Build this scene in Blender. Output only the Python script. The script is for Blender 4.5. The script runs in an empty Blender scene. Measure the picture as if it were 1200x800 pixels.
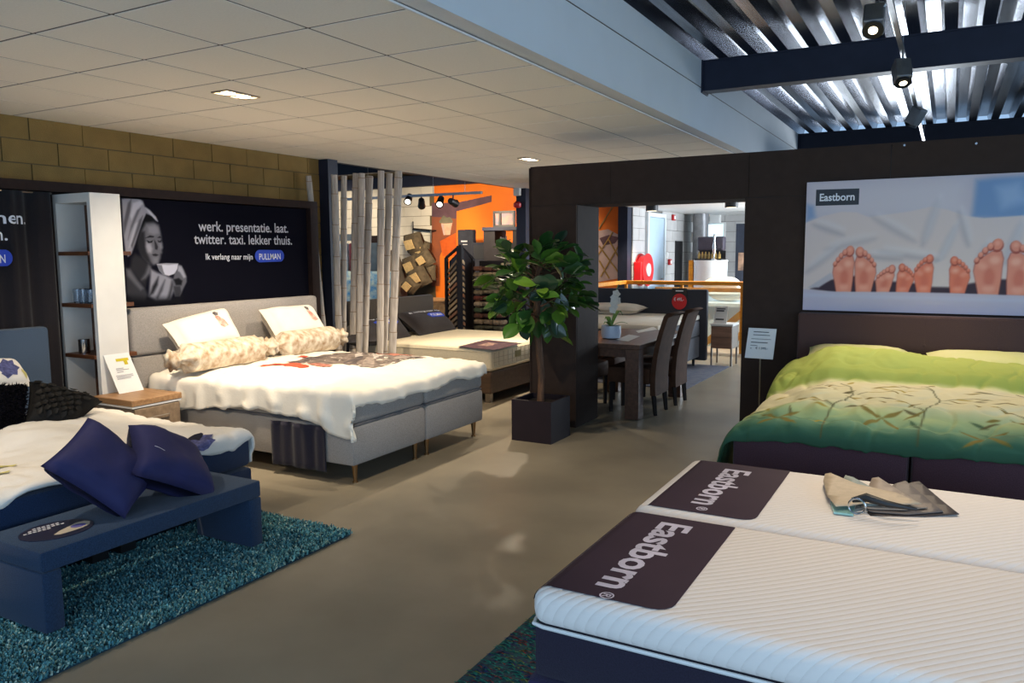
import bpy, bmesh, math, random
from mathutils import Vector, Matrix, noise
random.seed(7)
S = bpy.context.scene
C = S.collection
PI = math.pi

# ------------------------------------------------------------------ camera
cam_d = bpy.data.cameras.new('camera'); cam = bpy.data.objects.new('camera', cam_d); C.objects.link(cam)
CAM_YAW, CAM_PITCH, CAM_ROLL, CAM_F = 0.508, 0.1121, -0.0068, 918.66
sy, cy = math.sin(CAM_YAW), math.cos(CAM_YAW)
fw = Vector((-sy*math.cos(CAM_PITCH), cy*math.cos(CAM_PITCH), -math.sin(CAM_PITCH)))
rt = Vector((cy, sy, 0)); up = rt.cross(fw)
r2 = rt*math.cos(CAM_ROLL)+up*math.sin(CAM_ROLL); u2 = up*math.cos(CAM_ROLL)-rt*math.sin(CAM_ROLL)
cam.matrix_world = Matrix(((r2.x, u2.x, -fw.x, 0), (r2.y, u2.y, -fw.y, 0), (r2.z, u2.z, -fw.z, 1.62), (0, 0, 0, 1)))
cam_d.sensor_width = 36; cam_d.lens = CAM_F*36/1200; cam_d.clip_start = 0.05; cam_d.clip_end = 200
S.camera = cam

# ------------------------------------------------------------------ world, exposure
w = bpy.data.worlds.new('world'); S.world = w; w.use_nodes = True
bg = w.node_tree.nodes['Background']; bg.inputs[0].default_value = (0.42, 0.66, 1.0, 1); bg.inputs[1].default_value = 0.6
S.view_settings.view_transform = 'Standard'; S.view_settings.look = 'None'
S.view_settings.gamma = 1.0; S.view_settings.use_curve_mapping = False
S.view_settings.exposure = 0.5
WARM = (1.0, 0.83, 0.62)

def look_rot(d):
    return Vector(d).to_track_quat('-Z', 'Y').to_euler()
def area(name, loc, tgt, sx, sy_, power, col):
    l = bpy.data.lights.new(name, 'AREA'); l.shape = 'RECTANGLE'; l.size = sx; l.size_y = sy_; l.energy = power; l.color = col
    o = bpy.data.objects.new(name, l); C.objects.link(o); o.location = loc; o.rotation_euler = look_rot(Vector(tgt)-Vector(loc)); return o
def spot(name, loc, tgt, power, ang=70, blend=.5, col=WARM, r=.03, parent=None):
    l = bpy.data.lights.new(name, 'SPOT'); l.energy = power; l.color = col; l.spot_size = math.radians(ang); l.spot_blend = blend; l.shadow_soft_size = r
    o = bpy.data.objects.new(name, l); C.objects.link(o); o.location = loc; o.rotation_euler = look_rot(Vector(tgt)-Vector(loc)); return o
# daylight through the glazed front (behind the camera, to the right) and the stair hall windows
area('daylight_front', (0.8, -2.4, 1.35), (0.4, 4.0, 1.25), 6.0, 2.2, 105, (0.52, 0.75, 1.0))
area('daylight_side', (5.2, 1.5, 1.9), (-3.0, 3.5, 1.6), 5.0, 2.6, 95, (0.52, 0.75, 1.0))
area('daylight_stairs', (-0.6, 14.6, 1.5), (-5.5, 12.6, .9), 2.6, 1.7, 260, (0.82, 0.91, 1.0))

# ------------------------------------------------------------------ materials
def lin(c):
    return tuple((v/12.92 if v <= .04045 else ((v+.055)/1.055)**2.4) for v in [t/255 for t in c])
MATS = {}
def mat(name, rgb, rough=.6, metal=0, var=.12, scale=8, bump=0, bscale=60, spec=.5, rgb2=None, stretch=None, trans=0, emit=0, coat=0, sheen=0, detail=4):
    if name in MATS: return MATS[name]
    m = bpy.data.materials.new(name); m.use_nodes = True; nt = m.node_tree; N = nt.nodes; L = nt.links
    b = N['Principled BSDF']
    c1 = lin(rgb)
    c2 = lin(rgb2) if rgb2 else tuple(max(0, v*(1-2*var)) for v in c1)
    c1b = c1 if rgb2 else tuple(min(1, v*(1+var)) for v in c1)
    tc = N.new('ShaderNodeTexCoord'); mp = N.new('ShaderNodeMapping'); L.new(tc.outputs['Object'], mp.inputs[0])
    if stretch: mp.inputs['Scale'].default_value = stretch
    nz = N.new('ShaderNodeTexNoise'); nz.inputs['Scale'].default_value = scale; nz.inputs['Detail'].default_value = detail
    L.new(mp.outputs[0], nz.inputs['Vector'])
    cr = N.new('ShaderNodeValToRGB'); cr.color_ramp.elements[0].position = .3; cr.color_ramp.elements[1].position = .7
    cr.color_ramp.elements[0].color = (*c2, 1); cr.color_ramp.elements[1].color = (*c1b, 1)
    L.new(nz.outputs[0], cr.inputs[0]); L.new(cr.outputs[0], b.inputs['Base Color'])
    b.inputs['Roughness'].default_value = rough; b.inputs['Metallic'].default_value = metal
    b.inputs['Specular IOR Level'].default_value = spec
    if trans: b.inputs['Transmission Weight'].default_value = trans
    if coat: b.inputs['Coat Weight'].default_value = coat
    if sheen: b.inputs['Sheen Weight'].default_value = sheen
    if emit:
        L.new(cr.outputs[0], b.inputs['Emission Color']); b.inputs['Emission Strength'].default_value = emit
    if bump:
        n2 = N.new('ShaderNodeTexNoise'); n2.inputs['Scale'].default_value = bscale; n2.inputs['Detail'].default_value = 3
        L.new(mp.outputs[0], n2.inputs['Vector'])
        bp_ = N.new('ShaderNodeBump'); bp_.inputs['Strength'].default_value = bump; bp_.inputs['Distance'].default_value = .01
        L.new(n2.outputs[0], bp_.inputs['Height']); L.new(bp_.outputs[0], b.inputs['Normal'])
    MATS[name] = m
    return m
def fabric(name, rgb, var=.18, weave=260, rough=.9, sheen=.15):
    return mat(name, rgb, rough, var=var, scale=weave, bump=.25, bscale=weave*1.3, spec=.2, sheen=sheen, detail=2)
def wood(name, rgb, rgb2, stretch=(1, 14, 14), scale=3, rough=.45):
    return mat(name, rgb, rough, rgb2=rgb2, scale=scale, stretch=stretch, bump=.05, bscale=20)

# ------------------------------------------------------------------ mesh helpers
ORG = {}
class MB:
    def __init__(s): s.v = []; s.f = []
    def add(s, vs, fs):
        n = len(s.v); s.v += [tuple(p) for p in vs]; s.f += [tuple(i+n for i in f) for f in fs]; return s
    def box(s, x0, x1, y0, y1, z0, z1):
        return s.add([(x0,y0,z0),(x1,y0,z0),(x1,y1,z0),(x0,y1,z0),(x0,y0,z1),(x1,y0,z1),(x1,y1,z1),(x0,y1,z1)],
                     [(0,3,2,1),(4,5,6,7),(0,1,5,4),(1,2,6,5),(2,3,7,6),(3,0,4,7)])
    def rbox(s, x0, x1, y0, y1, z0, z1, r=.02, seg=2, M=None):
        bm = bmesh.new(); bmesh.ops.create_cube(bm, size=1)
        for v in bm.verts: v.co = ((x0+x1)/2+v.co.x*(x1-x0), (y0+y1)/2+v.co.y*(y1-y0), (z0+z1)/2+v.co.z*(z1-z0))
        bmesh.ops.bevel(bm, geom=bm.edges[:], offset=r, segments=seg, profile=.5, affect='EDGES')
        return s.addbm(bm, M)
    def addbm(s, bm, M=None):
        bm.verts.index_update()
        s.add([(M @ v.co if M else v.co) for v in bm.verts], [[v.index for v in f.verts] for f in bm.faces]); bm.free(); return s
    def tube(s, pts, rad, n=8, cap=True):
        pts = [Vector(p) for p in pts]
        if not hasattr(rad, '__len__'): rad = [rad]*len(pts)
        base = len(s.v); prev = None
        for i, p in enumerate(pts):
            t = (pts[min(i+1, len(pts)-1)]-pts[max(i-1, 0)]).normalized()
            if prev is None:
                a = Vector((0,0,1)) if abs(t.z) < .9 else Vector((1,0,0)); u = t.cross(a).normalized()
            else: u = (prev - t*prev.dot(t)).normalized()
            prev = u; v = t.cross(u)
            for k in range(n):
                a = 2*PI*k/n; s.v.append(tuple(p+(u*math.cos(a)+v*math.sin(a))*rad[i]))
        for i in range(len(pts)-1):
            for k in range(n):
                k2 = (k+1) % n; s.f.append((base+i*n+k, base+i*n+k2, base+(i+1)*n+k2, base+(i+1)*n+k))
        if cap:
            s.f.append(tuple(base+k for k in range(n))[::-1]); s.f.append(tuple(base+(len(pts)-1)*n+k for k in range(n)))
        return s
    def lathe(s, prof, c=(0,0,0), n=20):
        base = len(s.v)
        for (r, z) in prof:
            for k in range(n):
                a = 2*PI*k/n; s.v.append((c[0]+r*math.cos(a), c[1]+r*math.sin(a), c[2]+z))
        for i in range(len(prof)-1):
            for k in range(n):
                k2 = (k+1) % n; s.f.append((base+i*n+k, base+i*n+k2, base+(i+1)*n+k2, base+(i+1)*n+k))
        s.f.append(tuple(base+k for k in range(n))[::-1]); s.f.append(tuple(base+(len(prof)-1)*n+k for k in range(n)))
        return s
    def grid(s, fn, nu, nv, flip=False):
        base = len(s.v)
        for i in range(nu+1):
            for j in range(nv+1): s.v.append(tuple(fn(i/nu, j/nv)))
        for i in range(nu):
            for j in range(nv):
                q = (base+i*(nv+1)+j, base+(i+1)*(nv+1)+j, base+(i+1)*(nv+1)+j+1, base+i*(nv+1)+j+1)
                s.f.append(q[::-1] if flip else q)
        return s
    def prism(s, poly, d):
        """poly: 3-D points of one face; extruded by vector d"""
        n = len(poly); d = Vector(d); a = [Vector(p) for p in poly]
        return s.add(a+[p+d for p in a], [tuple(range(n))[::-1], tuple(range(n, 2*n))]+[(i, (i+1) % n, n+(i+1) % n, n+i) for i in range(n)])
    def xf(s, M):
        s.v = [tuple(M @ Vector(p)) for p in s.v]; return s
    def build(s, name, m, parent=None, smooth=False, local=False, label=None, cat=None, group=None, kind=None, solid=0):
        me = bpy.data.meshes.new(name)
        if parent is not None: org = Vector((0,0,0)) if local else ORG[parent.name]
        elif local: org = Vector((0,0,0))
        else:
            xs, ys, zs = zip(*s.v); org = Vector(((min(xs)+max(xs))/2, (min(ys)+max(ys))/2, min(zs)))
        me.from_pydata([tuple(Vector(p)-org) for p in s.v], [], s.f); me.update()
        bm = bmesh.new(); bm.from_mesh(me); bmesh.ops.recalc_face_normals(bm, faces=bm.faces[:]); bm.to_mesh(me); bm.free()
        if isinstance(m, (list, tuple)):
            for q in m: me.materials.append(q)
        else: me.materials.append(m)
        if smooth:
            for p in me.polygons: p.use_smooth = True
            if smooth != 'all' and hasattr(me, 'set_sharp_from_angle'): me.set_sharp_from_angle(angle=math.radians(40))
        o = bpy.data.objects.new(name, me); C.objects.link(o)
        if parent is not None: o.parent = parent; ORG[o.name] = org
        else: o.location = org; ORG[o.name] = org
        if solid:
            md = o.modifiers.new('solid', 'SOLIDIFY'); md.thickness = solid; md.offset = -1
        tag(o, label, cat, group, kind); return o
def tag(o, label=None, cat=None, group=None, kind=None):
    if label: o['label'] = label
    if cat: o['category'] = cat
    if group: o['group'] = group
    if kind: o['kind'] = kind
    return o
def thing(name, label, cat, loc=(0,0,0), rz=0, group=None, kind=None):
    o = bpy.data.objects.new(name, None); C.objects.link(o); o.location = loc; o.rotation_euler = (0,0,rz); o.empty_display_size = .1
    ORG[o.name] = Vector(loc); return tag(o, label, cat, group, kind)
def dup(root, loc, rz, label):
    r = root.copy(); C.objects.link(r); r.location = loc; r.rotation_euler = (0,0,rz); r['label'] = label
    for ch in root.children:
        c = ch.copy(); C.objects.link(c); c.parent = r
        for g in ch.children:
            d = g.copy(); C.objects.link(d); d.parent = c
    return r
def text_bm(txt, bold=0.0):
    cu = bpy.data.curves.new('t', 'FONT'); cu.body = txt; cu.size = 1; cu.offset = bold; cu.extrude = 0; cu.resolution_u = 3
    o = bpy.data.objects.new('t', cu); C.objects.link(o); bpy.context.view_layer.update()
    dg = bpy.context.evaluated_depsgraph_get(); me = bpy.data.meshes.new_from_object(o.evaluated_get(dg))
    vs = [v.co.copy() for v in me.vertices]; fs = [tuple(p.vertices) for p in me.polygons]
    bpy.data.objects.remove(o); bpy.data.curves.remove(cu); bpy.data.meshes.remove(me); return vs, fs
def lettering(name, txt, p0, p1, upv, m, parent, capz=None, bold=.012, fn=None, label=None):
    """text fitted between p0 and p1 (baseline), upv = unit up vector; capz = cap height in metres"""
    vs, fs = text_bm(txt, bold)
    x0 = min(v.x for v in vs); x1 = max(v.x for v in vs)
    p0 = Vector(p0); p1 = Vector(p1); W = (p1-p0).length; d = (p1-p0)/W; sc = W/(x1-x0); ys = capz/.69 if capz else sc
    pts = [p0+d*((v.x-x0)*sc)+Vector(upv)*(v.y*ys) for v in vs]
    if fn: pts = [fn(p) for p in pts]
    b = MB().add(pts, fs); return b.build(name, m, parent, label=label)
def cut_poly(poly, fn, step=.03):
    """2-D polygon cut along a grid and laid onto surface fn(u,v)"""
    bm = bmesh.new(); f = bm.faces.new([bm.verts.new((u, v, 0)) for u, v in poly])
    us = [p[0] for p in poly]; vs = [p[1] for p in poly]
    for ax, lo, hi in ((0, min(us), max(us)), (1, min(vs), max(vs))):
        n = int((hi-lo)/step)
        for k in range(1, n+1):
            co = [0,0,0]; no = [0,0,0]; co[ax] = lo+(hi-lo)*k/(n+1); no[ax] = 1
            bmesh.ops.bisect_plane(bm, geom=bm.verts[:]+bm.edges[:]+bm.faces[:], plane_co=co, plane_no=no)
    bmesh.ops.triangulate(bm, faces=[f for f in bm.faces if len(f.verts) > 4])
    for v in bm.verts: v.co = fn(v.co.x, v.co.y)
    return bm
import numpy as np
def raster_print(name, parent, u0, u1, v0, v1, nu, nv, shapes, base, to3d, rough=.6, spec=.15, cloth=0):
    """flat printed picture: shapes (rgb, points, blur, alpha) laid over a base colour, stored per vertex of a flat sheet"""
    U, V = np.meshgrid(np.linspace(u0, u1, nu+1), np.linspace(v0, v1, nv+1), indexing='ij'); X = U.ravel(); Y = V.ravel()
    col = base(X, Y) if callable(base) else np.tile(np.array(base, float), (len(X), 1))
    for rgb, pts, blur, alpha in shapes:
        P_ = np.array(pts); lo = P_.min(0)-blur; hi = P_.max(0)+blur
        idx = np.where((X > lo[0])&(X < hi[0])&(Y > lo[1])&(Y < hi[1]))[0]
        if not len(idx): continue
        x = X[idx]; y = Y[idx]; d = np.full(len(idx), 1e9); ins = np.zeros(len(idx), bool)
        for i in range(len(P_)):
            a = P_[i]; b = P_[(i+1) % len(P_)]; e = b-a; L2 = max(e@e, 1e-12)
            t = np.clip(((x-a[0])*e[0]+(y-a[1])*e[1])/L2, 0, 1); d = np.minimum(d, np.hypot(x-a[0]-t*e[0], y-a[1]-t*e[1]))
            if abs(e[1]) > 1e-12:
                c = ((a[1] > y) != (b[1] > y)); ins ^= c & (x < e[0]*(y-a[1])/e[1]+a[0])
        sd = np.where(ins, -d, d); al = np.clip(.5-sd/(2*blur), 0, 1); al = (al*al*(3-2*al)*alpha)[:, None]
        col[idx] = col[idx]*(1-al)+np.array(rgb, float)*al
    c = col/255; c = np.where(c <= .04045, c/12.92, ((c+.055)/1.055)**2.4)
    b = MB(); b.v = [tuple(to3d(p, q)) for p, q in zip(X, Y)]
    for i in range(nu):
        for j in range(nv): b.f.append((i*(nv+1)+j, (i+1)*(nv+1)+j, (i+1)*(nv+1)+j+1, i*(nv+1)+j+1))
    m = bpy.data.materials.new(name+'_ink'); m.use_nodes = True; nt = m.node_tree; B = nt.nodes['Principled BSDF']
    B.inputs['Roughness'].default_value = rough; B.inputs['Specular IOR Level'].default_value = spec
    at = nt.nodes.new('ShaderNodeAttribute'); at.attribute_name = 'ink'; nt.links.new(at.outputs['Color'], B.inputs['Base Color'])
    if cloth:
        n_ = nt.nodes.new('ShaderNodeTexNoise'); n_.inputs['Scale'].default_value = 45; q_ = nt.nodes.new('ShaderNodeBump'); q_.inputs['Strength'].default_value = .12; q_.inputs['Distance'].default_value = .01
        nt.links.new(n_.outputs[0], q_.inputs['Height']); nt.links.new(q_.outputs[0], B.inputs['Normal'])
    o = b.build(name, m, parent, smooth='all' if cloth else False, solid=cloth); A_ = o.data.color_attributes.new('ink', 'FLOAT_COLOR', 'POINT')
    A_.data.foreach_set('color', np.concatenate([c, np.ones((len(X), 1))], 1).astype(np.float32).ravel()); return o
def nz(x, y=0, z=0): return noise.noise(Vector((x, y, z)))
def sstep(a, b, x):
    t = max(0, min(1, (x-a)/(b-a))); return t*t*(3-2*t)
class Drape:
    """cloth lying on the rectangle x0..x1, y0..y1 at height z and hanging over its sides"""
    def __init__(s, x0, x1, y0, y1, z, r=.06, puff=.03, wr=.012, fold=.02, freq=9, seed=0, hump=None, flare=0):
        s.__dict__.update(locals())
    def bend(s, a):
        if a <= 0: return 0, 0
        q = s.r*PI/2
        if a < q: return s.r*math.sin(a/s.r), s.r*(1-math.cos(a/s.r))
        return s.r, s.r+(a-q)
    def at(s, u, v, off=0):
        ax = max(0, u-s.x1, s.x0-u); sx = 1 if u > s.x1 else -1
        ay = max(0, v-s.y1, s.y0-v); sy_ = 1 if v > s.y1 else -1
        hx, dx = s.bend(ax); hy, dy = s.bend(ay)
        x = min(max(u, s.x0), s.x1); y = min(max(v, s.y0), s.y1)
        drop = math.hypot(dx, dy)
        e = min(u-s.x0, s.x1-u, v-s.y0, s.y1-v)
        z = s.z+s.puff*sstep(-.02, .3, e)
        z += s.wr*(nz(u*3.1, v*3.1, s.seed)+.6*nz(u*8, v*5, s.seed+4)) + .35*s.wr*nz(u*17, v*13, s.seed+8)
        z -= s.wr*.9*max(0, 1-abs(nz(u*3.3+.8*nz(v*2, u*2), v*3.3, s.seed+12))*7)*sstep(.5, .0, e)+s.wr*.5*max(0, 1-abs(nz(u*5, v*4, s.seed+15))*8)
        if s.hump: z += s.hump(u, v)
        h = sstep(.0, .2, drop)
        ph = s.freq*(v*(ax > 0)+u*(ay > 0))
        out = s.fold*h*(math.sin(ph+3*nz(u*2, v*2, s.seed+2))+nz(u*9, v*9, s.seed+1))
        x += sx*(hx+s.flare*dx+(max(0, out)+off if ax > 0 else 0)); y += sy_*(hy+(max(0, out)+off if ay > 0 else 0))
        return Vector((x, y, z-drop+(off if drop < s.r else 0)))
    def mesh(s, u0, u1, v0, v1, nu, nv, hem=None):
        def fn(a, b):
            u = u0+(u1-u0)*a; v = v0+(v1-v0)*b
            if hem: u, v = hem(u, v)
            return s.at(u, v)
        return MB().grid(fn, nu, nv)
def pillow4(A, B, Cc, D, t, n=18, pinch=.10, wr=.006, seed=0, sag=1.0):
    """cushion stretched between four corner points (A top-left, B bottom-left, C bottom-right, D top-right)"""
    A, B, Cc, D = map(Vector, (A, B, Cc, D)); nrm = ((D-A).cross(B-A)).normalized()
    cen = (A+B+Cc+D)/4
    def fn(sign):
        def f(a, b):
            u = 2*a-1; v = 2*b-1
            uu = u*(1-pinch*(1-v*v)*abs(u)); vv = v*(1-pinch*(1-u*u)*abs(v))
            a2 = (uu+1)/2; b2 = (vv+1)/2
            p = A*(1-a2)*(1-b2)+B*(1-a2)*b2+Cc*a2*b2+D*a2*(1-b2)
            th = t*(max(0, (1-u**4)*(1-v**4)))**.55
            w_ = wr*(nz(p.x*9, p.y*9, p.z*9+seed)+.5*nz(p.x*22, p.y*22, p.z*22+seed))*(1 if th > 0 else 0)*min(1, th/t*3)
            return p-nrm*sign*(th*(1 if sign > 0 else sag)+w_)
        return f
    b = MB().grid(fn(1), n, n).grid(fn(-1), n, n, True)
    return b, (lambda a, bb, off=.003: fn(1)(a, bb)-nrm*off), nrm
def weld(o, d=.0005):
    bm = bmesh.new(); bm.from_mesh(o.data); bmesh.ops.remove_doubles(bm, verts=bm.verts[:], dist=d); bm.to_mesh(o.data); bm.free()
    for p in o.data.polygons: p.use_smooth = True

# ------------------------------------------------------------------ structure
M_floor = mat('polished_concrete', (148,138,119), .38, rgb2=(126,118,102), scale=1.6, bump=.02, bscale=30, spec=.45, detail=8)
M_tile = mat('ceiling_tile', (244,238,226), .95, var=.02, scale=90, bump=.15, bscale=240, spec=.1)
M_bar = mat('ceiling_bar', (96,86,74), .7, var=.03)
M_block = mat('ochre_block', (134,108,62), .9, var=.07, scale=5, bump=.3, bscale=140, spec=.2)
M_joint = mat('joint_mortar', (92,80,56), .95, var=.06)
M_white = mat('white_paint', (225,225,222), .55, var=.02)
M_fascia = mat('fascia_paint', (212,216,218), .6, var=.015, scale=3)
M_steel = mat('navy_steel', (34,38,54), .5, var=.06, spec=.25)
M_deck = mat('galvanised_deck', (136,140,150), .24, metal=1, rgb2=(86,90,100), scale=2.5, stretch=(6, .5, 6))
M_portal = mat('dark_brown_board', (58,46,40), .75, var=.06, scale=14, spec=.12)
M_chrome = mat('chrome', (200,200,200), .15, metal=1, var=.03)
M_brushed = mat('brushed_metal', (170,160,150), .32, metal=1, var=.05)
M_black = mat('black_plastic', (22,22,24), .45, var=.05)
M_frame = mat('dark_brown_frame', (42,30,27), .65, spec=.15, var=.1, scale=20)
M_paper = mat('paper', (226,226,224), .8, var=.01)
M_ink = mat('ink', (40,40,46), .8, var=.01)
M_textw = mat('white_print', (232,232,236), .7, var=.01)
M_blueprint = mat('blue_print', (28,66,190), .6, var=.02)
def emis(name, rgb, st):
    m = mat(name, rgb, .5, var=0, emit=st); return m
M_lamp = emis('lamp_glow', (255,232,190), 14)

fl = thing('floor', 'polished beige concrete shop floor', 'floor', kind='structure')
MB().box(-16, 8, -4, 22, -.1, 0).build('floor_slab', M_floor, fl)

# ceiling: tiles in a grid of 0.6 m
GX, GY = -3.919, 2.3118
ce = thing('ceiling', 'suspended ceiling of white mineral tiles in a grid', 'ceiling', (0,0,2.687), kind='structure')
tile_me = None
for j in range(-4, 3):
    for i in range(-5, 14):
        x = GX+j*.6; y = GY+i*.6
        if tile_me is None:
            t = MB().box(.009, .591, .009, .591, 0, .015).build('tile', M_tile, ce, local=True); tile_me = t.data
        else:
            t = bpy.data.objects.new('tile', tile_me); C.objects.link(t); t.parent = ce
        t.location = (x, y, 0)
for j in range(-4, 4): MB().box(GX+j*.6-.010, GX+j*.6+.010, GY-3, GY+8.4, 2.690, 2.72).build('grid_bar', M_bar, ce)
for i in range(-5, 15): MB().box(GX-2.4, GX+1.8, GY+i*.6-.010, GY+i*.6+.010, 2.690, 2.719).build('grid_bar', M_bar, ce)
MB().box(GX-2.4, GX+1.8, GY-3, GY+8.4, 2.721, 2.76).build('backing', M_bar, ce)
MB().box(-6.319, -5.03, GY+8.41, 13.45, 2.687, 2.76).build('plaster_soffit', M_white, ce)
MB().box(-5.02, -1.6, GY+8.41, 17.45, 2.42, 2.76).build('plaster_soffit', M_white, ce)

fa = thing('trim_1', 'pale fascia board along the edge of the tiled ceiling', 'fascia', (-2.06, 5, 2.687), kind='structure')
MB().box(-2.115, -2.0, -3, 12.6, 2.69, 3.30).build('fascia_board', M_fascia, fa)
MB().box(-2.13, -2.118, -3, 10.7, 2.680, 2.70).build('edge_strip', M_white, fa)
MB().box(-2.006, -1.994, -3, 12.6, 3.06, 3.064).build('joint_line', M_bar, fa)

# roof deck: trapezoidal sheets, three ribs each
rd = thing('roof', 'galvanised trapezoidal steel roof deck', 'roof', (0,5,3.3), kind='structure')
P = .2475; prof = [(0,0),(.085,0),(.115,.12),(.2175,.12),(.2475,0)]
for k in range(7):
    x0 = -2.1+k*.99; pts = []
    for r_ in range(4):
        for (a, b) in prof[(1 if r_ else 0):]: pts.append((x0+r_*P+a, 3.30+b))
    b = MB()
    for (x, z) in pts:
        b.v.append((x, -3, z)); b.v.append((x, 12.6, z))
    for q in range(len(pts)-1): b.f.append((2*q, 2*q+2, 2*q+3, 2*q+1))
    b.build('roof_sheet', M_deck, rd, solid=.004)
MB().box(-2.1, 5, -3, 12.6, 3.43, 3.5).build('roof_insulation', M_steel, rd)
for n_, (y, x1) in enumerate(((7.09, 4.8), (12.12, 4.8))):
    b = thing('trim_%d' % (n_+2), ['navy steel roof beam above the dark portal wall', 'far navy steel roof beam seen over the portal wall'][n_], 'beam', (1.4, y, 3.03), kind='structure')
    MB().box(-1.995, x1, y, y+.05, 3.05, 3.285).build('web', M_steel, b)
    MB().box(-1.995, x1, y-.012, y+.14, 3.035, 3.05).build('flange', M_steel, b)
    MB().box(-1.995, x1, y-.012, y+.14, 3.285, 3.299).build('flange', M_steel, b)
    MB().box(-2.0, -1.985, y-.03, y+.16, 3.02, 3.299).build('end_plate', M_steel, b)

# left wall: ochre blocks
wl = thing('wall_left', 'ochre concrete block wall behind the beds', 'wall', (-6.35, 3, 0), kind='structure')
MB().box(-6.45, -6.30, -2, 6.83, 0, 2.76).build('mortar', M_joint, wl)
brick = None
for row in range(-12, 3):
    z0 = 2.34+row*.18; z1 = min(z0+.172, 2.685)
    if z0 < 0: continue
    off = 3.41 if row % 2 == 0 else 3.626
    for k in range(-10, 9):
        y0 = off+k*.433; y1 = min(y0+.425, 6.83)
        if y0 > 6.8 or (z0 < 1.9 and y1 < 6.2) or y1 < 0: continue
        d = random.uniform(-.003, .003)
        MB().box(-6.305, -6.29+d, y0, y1, z0, z1).build('brick', M_block, wl)
co = MB().box(-6.34, -6.16, 6.84, 7.0, 0, 2.685).box(-6.36, -6.14, 6.82, 7.02, 0, .02).build('trim_4', M_steel, label='dark steel column at the end of the ochre block wall', cat='column', kind='structure')

# dark portal wall
wp = thing('wall_portal', 'dark brown boarded partition wall with a wide opening', 'wall', (-1, 6.8, 0), kind='structure')
Y0, Y1 = 6.55, 7.07
MB().box(-3.43, -2.98, Y0+.015, Y1-.01, 0, 2.39).box(-1.465, 3.0, Y0+.015, Y1-.01, 0, 2.39).box(-2.99, -1.46, Y0+.015, Y1-.01, 2.06, 2.39).build('core', M_black, wp)
for (a, b, z0, z1) in ((-3.44,-2.972,0,2.05),(-3.44,-2.645,2.053,2.40),(-2.641,-1.452,2.053,2.40),(-1.475,-.42,0,2.05),(-1.448,-.42,2.053,2.40),(-.416,.80,0,2.40),(.804,2.02,0,2.40),(2.024,3.0,0,2.40)):
    MB().box(a, b, Y0, Y0+.02, z0, z1).build('panel', M_portal, wp)
    MB().box(a, b, Y1-.015, Y1, z0, z1).build('panel', M_portal, wp)
MB().box(-2.985, -2.97, Y0+.021, Y1-.016, 0, 2.05).build('jamb_panel', M_portal, wp)
MB().box(-1.475, -1.46, Y0+.021, Y1-.016, 0, 2.05).build('jamb_panel', M_portal, wp)
MB().box(-3.455, -3.432, Y0, Y1, 0, 2.4).build('jamb_panel', M_portal, wp)
MB().box(-2.97, -1.475, Y0+.021, Y1-.016, 2.05, 2.06).build('soffit_panel', M_portal, wp)
MB().box(-3.44, 3.0, Y0, Y1, 2.40, 2.412).build('top_panel', M_portal, wp)
for p in ((-0.333,6.540,2.388), (0.122,6.540,2.368)):
    MB().tube([(p[0], 6.553, p[2]), (p[0], 6.54, p[2])], .008, 10).build('screw_cap', M_chrome, wp)

# rear hall (left of the tiled ceiling) and stair hall (behind the portal)
M_pale = mat('pale_block', (206,200,186), .9, var=.04, scale=3, bump=.15, bscale=120)
M_grey = mat('grey_block', (178,176,174), .9, var=.05, scale=4, bump=.15, bscale=120)
M_orange = mat('orange_paint', (236,124,18), .7, rgb2=(205,96,10), scale=.7)
wb = thing('wall_back', 'pale block wall at the far end of the rear hall', 'wall', (-9, 13.5, 0), kind='structure')
MB().box(-16, -5.02, 13.46, 13.6, 0, 3.4).build('mortar', M_joint, wb)
for row in range(0, 12):
    for k in range(0, 9):
        x0 = -13.1+k*.435-(row % 2)*.217
        if row > 2: MB().box(x0, x0+.428, 13.45, 13.465, row*.2+.8, row*.2+.992).build('block', M_pale, wb)
hr = thing('roof_rear', 'dark roof of the rear hall with steel beams', 'roof', (-9, 10, 3.5), kind='structure')
MB().box(-16, -6.33, 6.0, 13.6, 3.45, 3.6).build('roof_sheet', mat('dark_deck', (70,74,80), .5, metal=.6, var=.2, scale=3, stretch=(8,.6,1)), hr)
for y in (8.2, 10.6, 13.2): MB().box(-16, -6.33, y, y+.14, 2.98, 3.2).build('beam', M_steel, hr)
for x in (-11.6, -9.6, -7.6): MB().box(x, x+.1, 6.5, 13.4, 3.21, 3.36).build('purlin', mat('brown_purlin', (96,72,52), .7), hr)
MB().box(-6.40, -6.33, 7.02, 13.4, 2.69, 3.45).build('edge_beam', M_steel, hr)

ws = thing('wall_stair', 'grey block wall of the stair hall behind the portal', 'wall', (-5.1, 15.3, 0), kind='structure')
MB().box(-5.2, -5.02, 13.46, 17.3, 0, 2.419).build('mortar', mat('grey_joint', (120,116,110), .95), ws)
for row in range(0, 11):
    for k in range(0, 6):
        y0 = 13.47+k*.66-(row % 2)*.33; y1 = min(y0+.65, 17.29); y0 = max(y0, 13.47)
        z0 = .3+row*.22
        if 14.05 < (y0+y1)/2 < 15.2 and z0 < 2.3 and y0 > 13.9 and y1 < 15.4: continue
        MB().box(-5.03, -5.0, y0, y1, z0, min(z0+.212, 2.418)).build('block', M_grey, ws)
wf = thing('wall_far', 'far end wall of the stair hall', 'wall', (-3, 17.4, 0), kind='structure')
MB().box(-5.2, 1.0, 17.46, 17.6, 0, 2.419).build('mortar', MATS['grey_joint'], wf)
for row in range(0, 11):
    for k in range(0, 7):
        x0 = -5.0+k*.435-(row % 2)*.217; z0 = .3+row*.22
        MB().box(max(x0, -4.99), x0+.428, 17.44, 17.465, z0, min(z0+.212, 2.418)).build('block', M_grey, wf)
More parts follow.
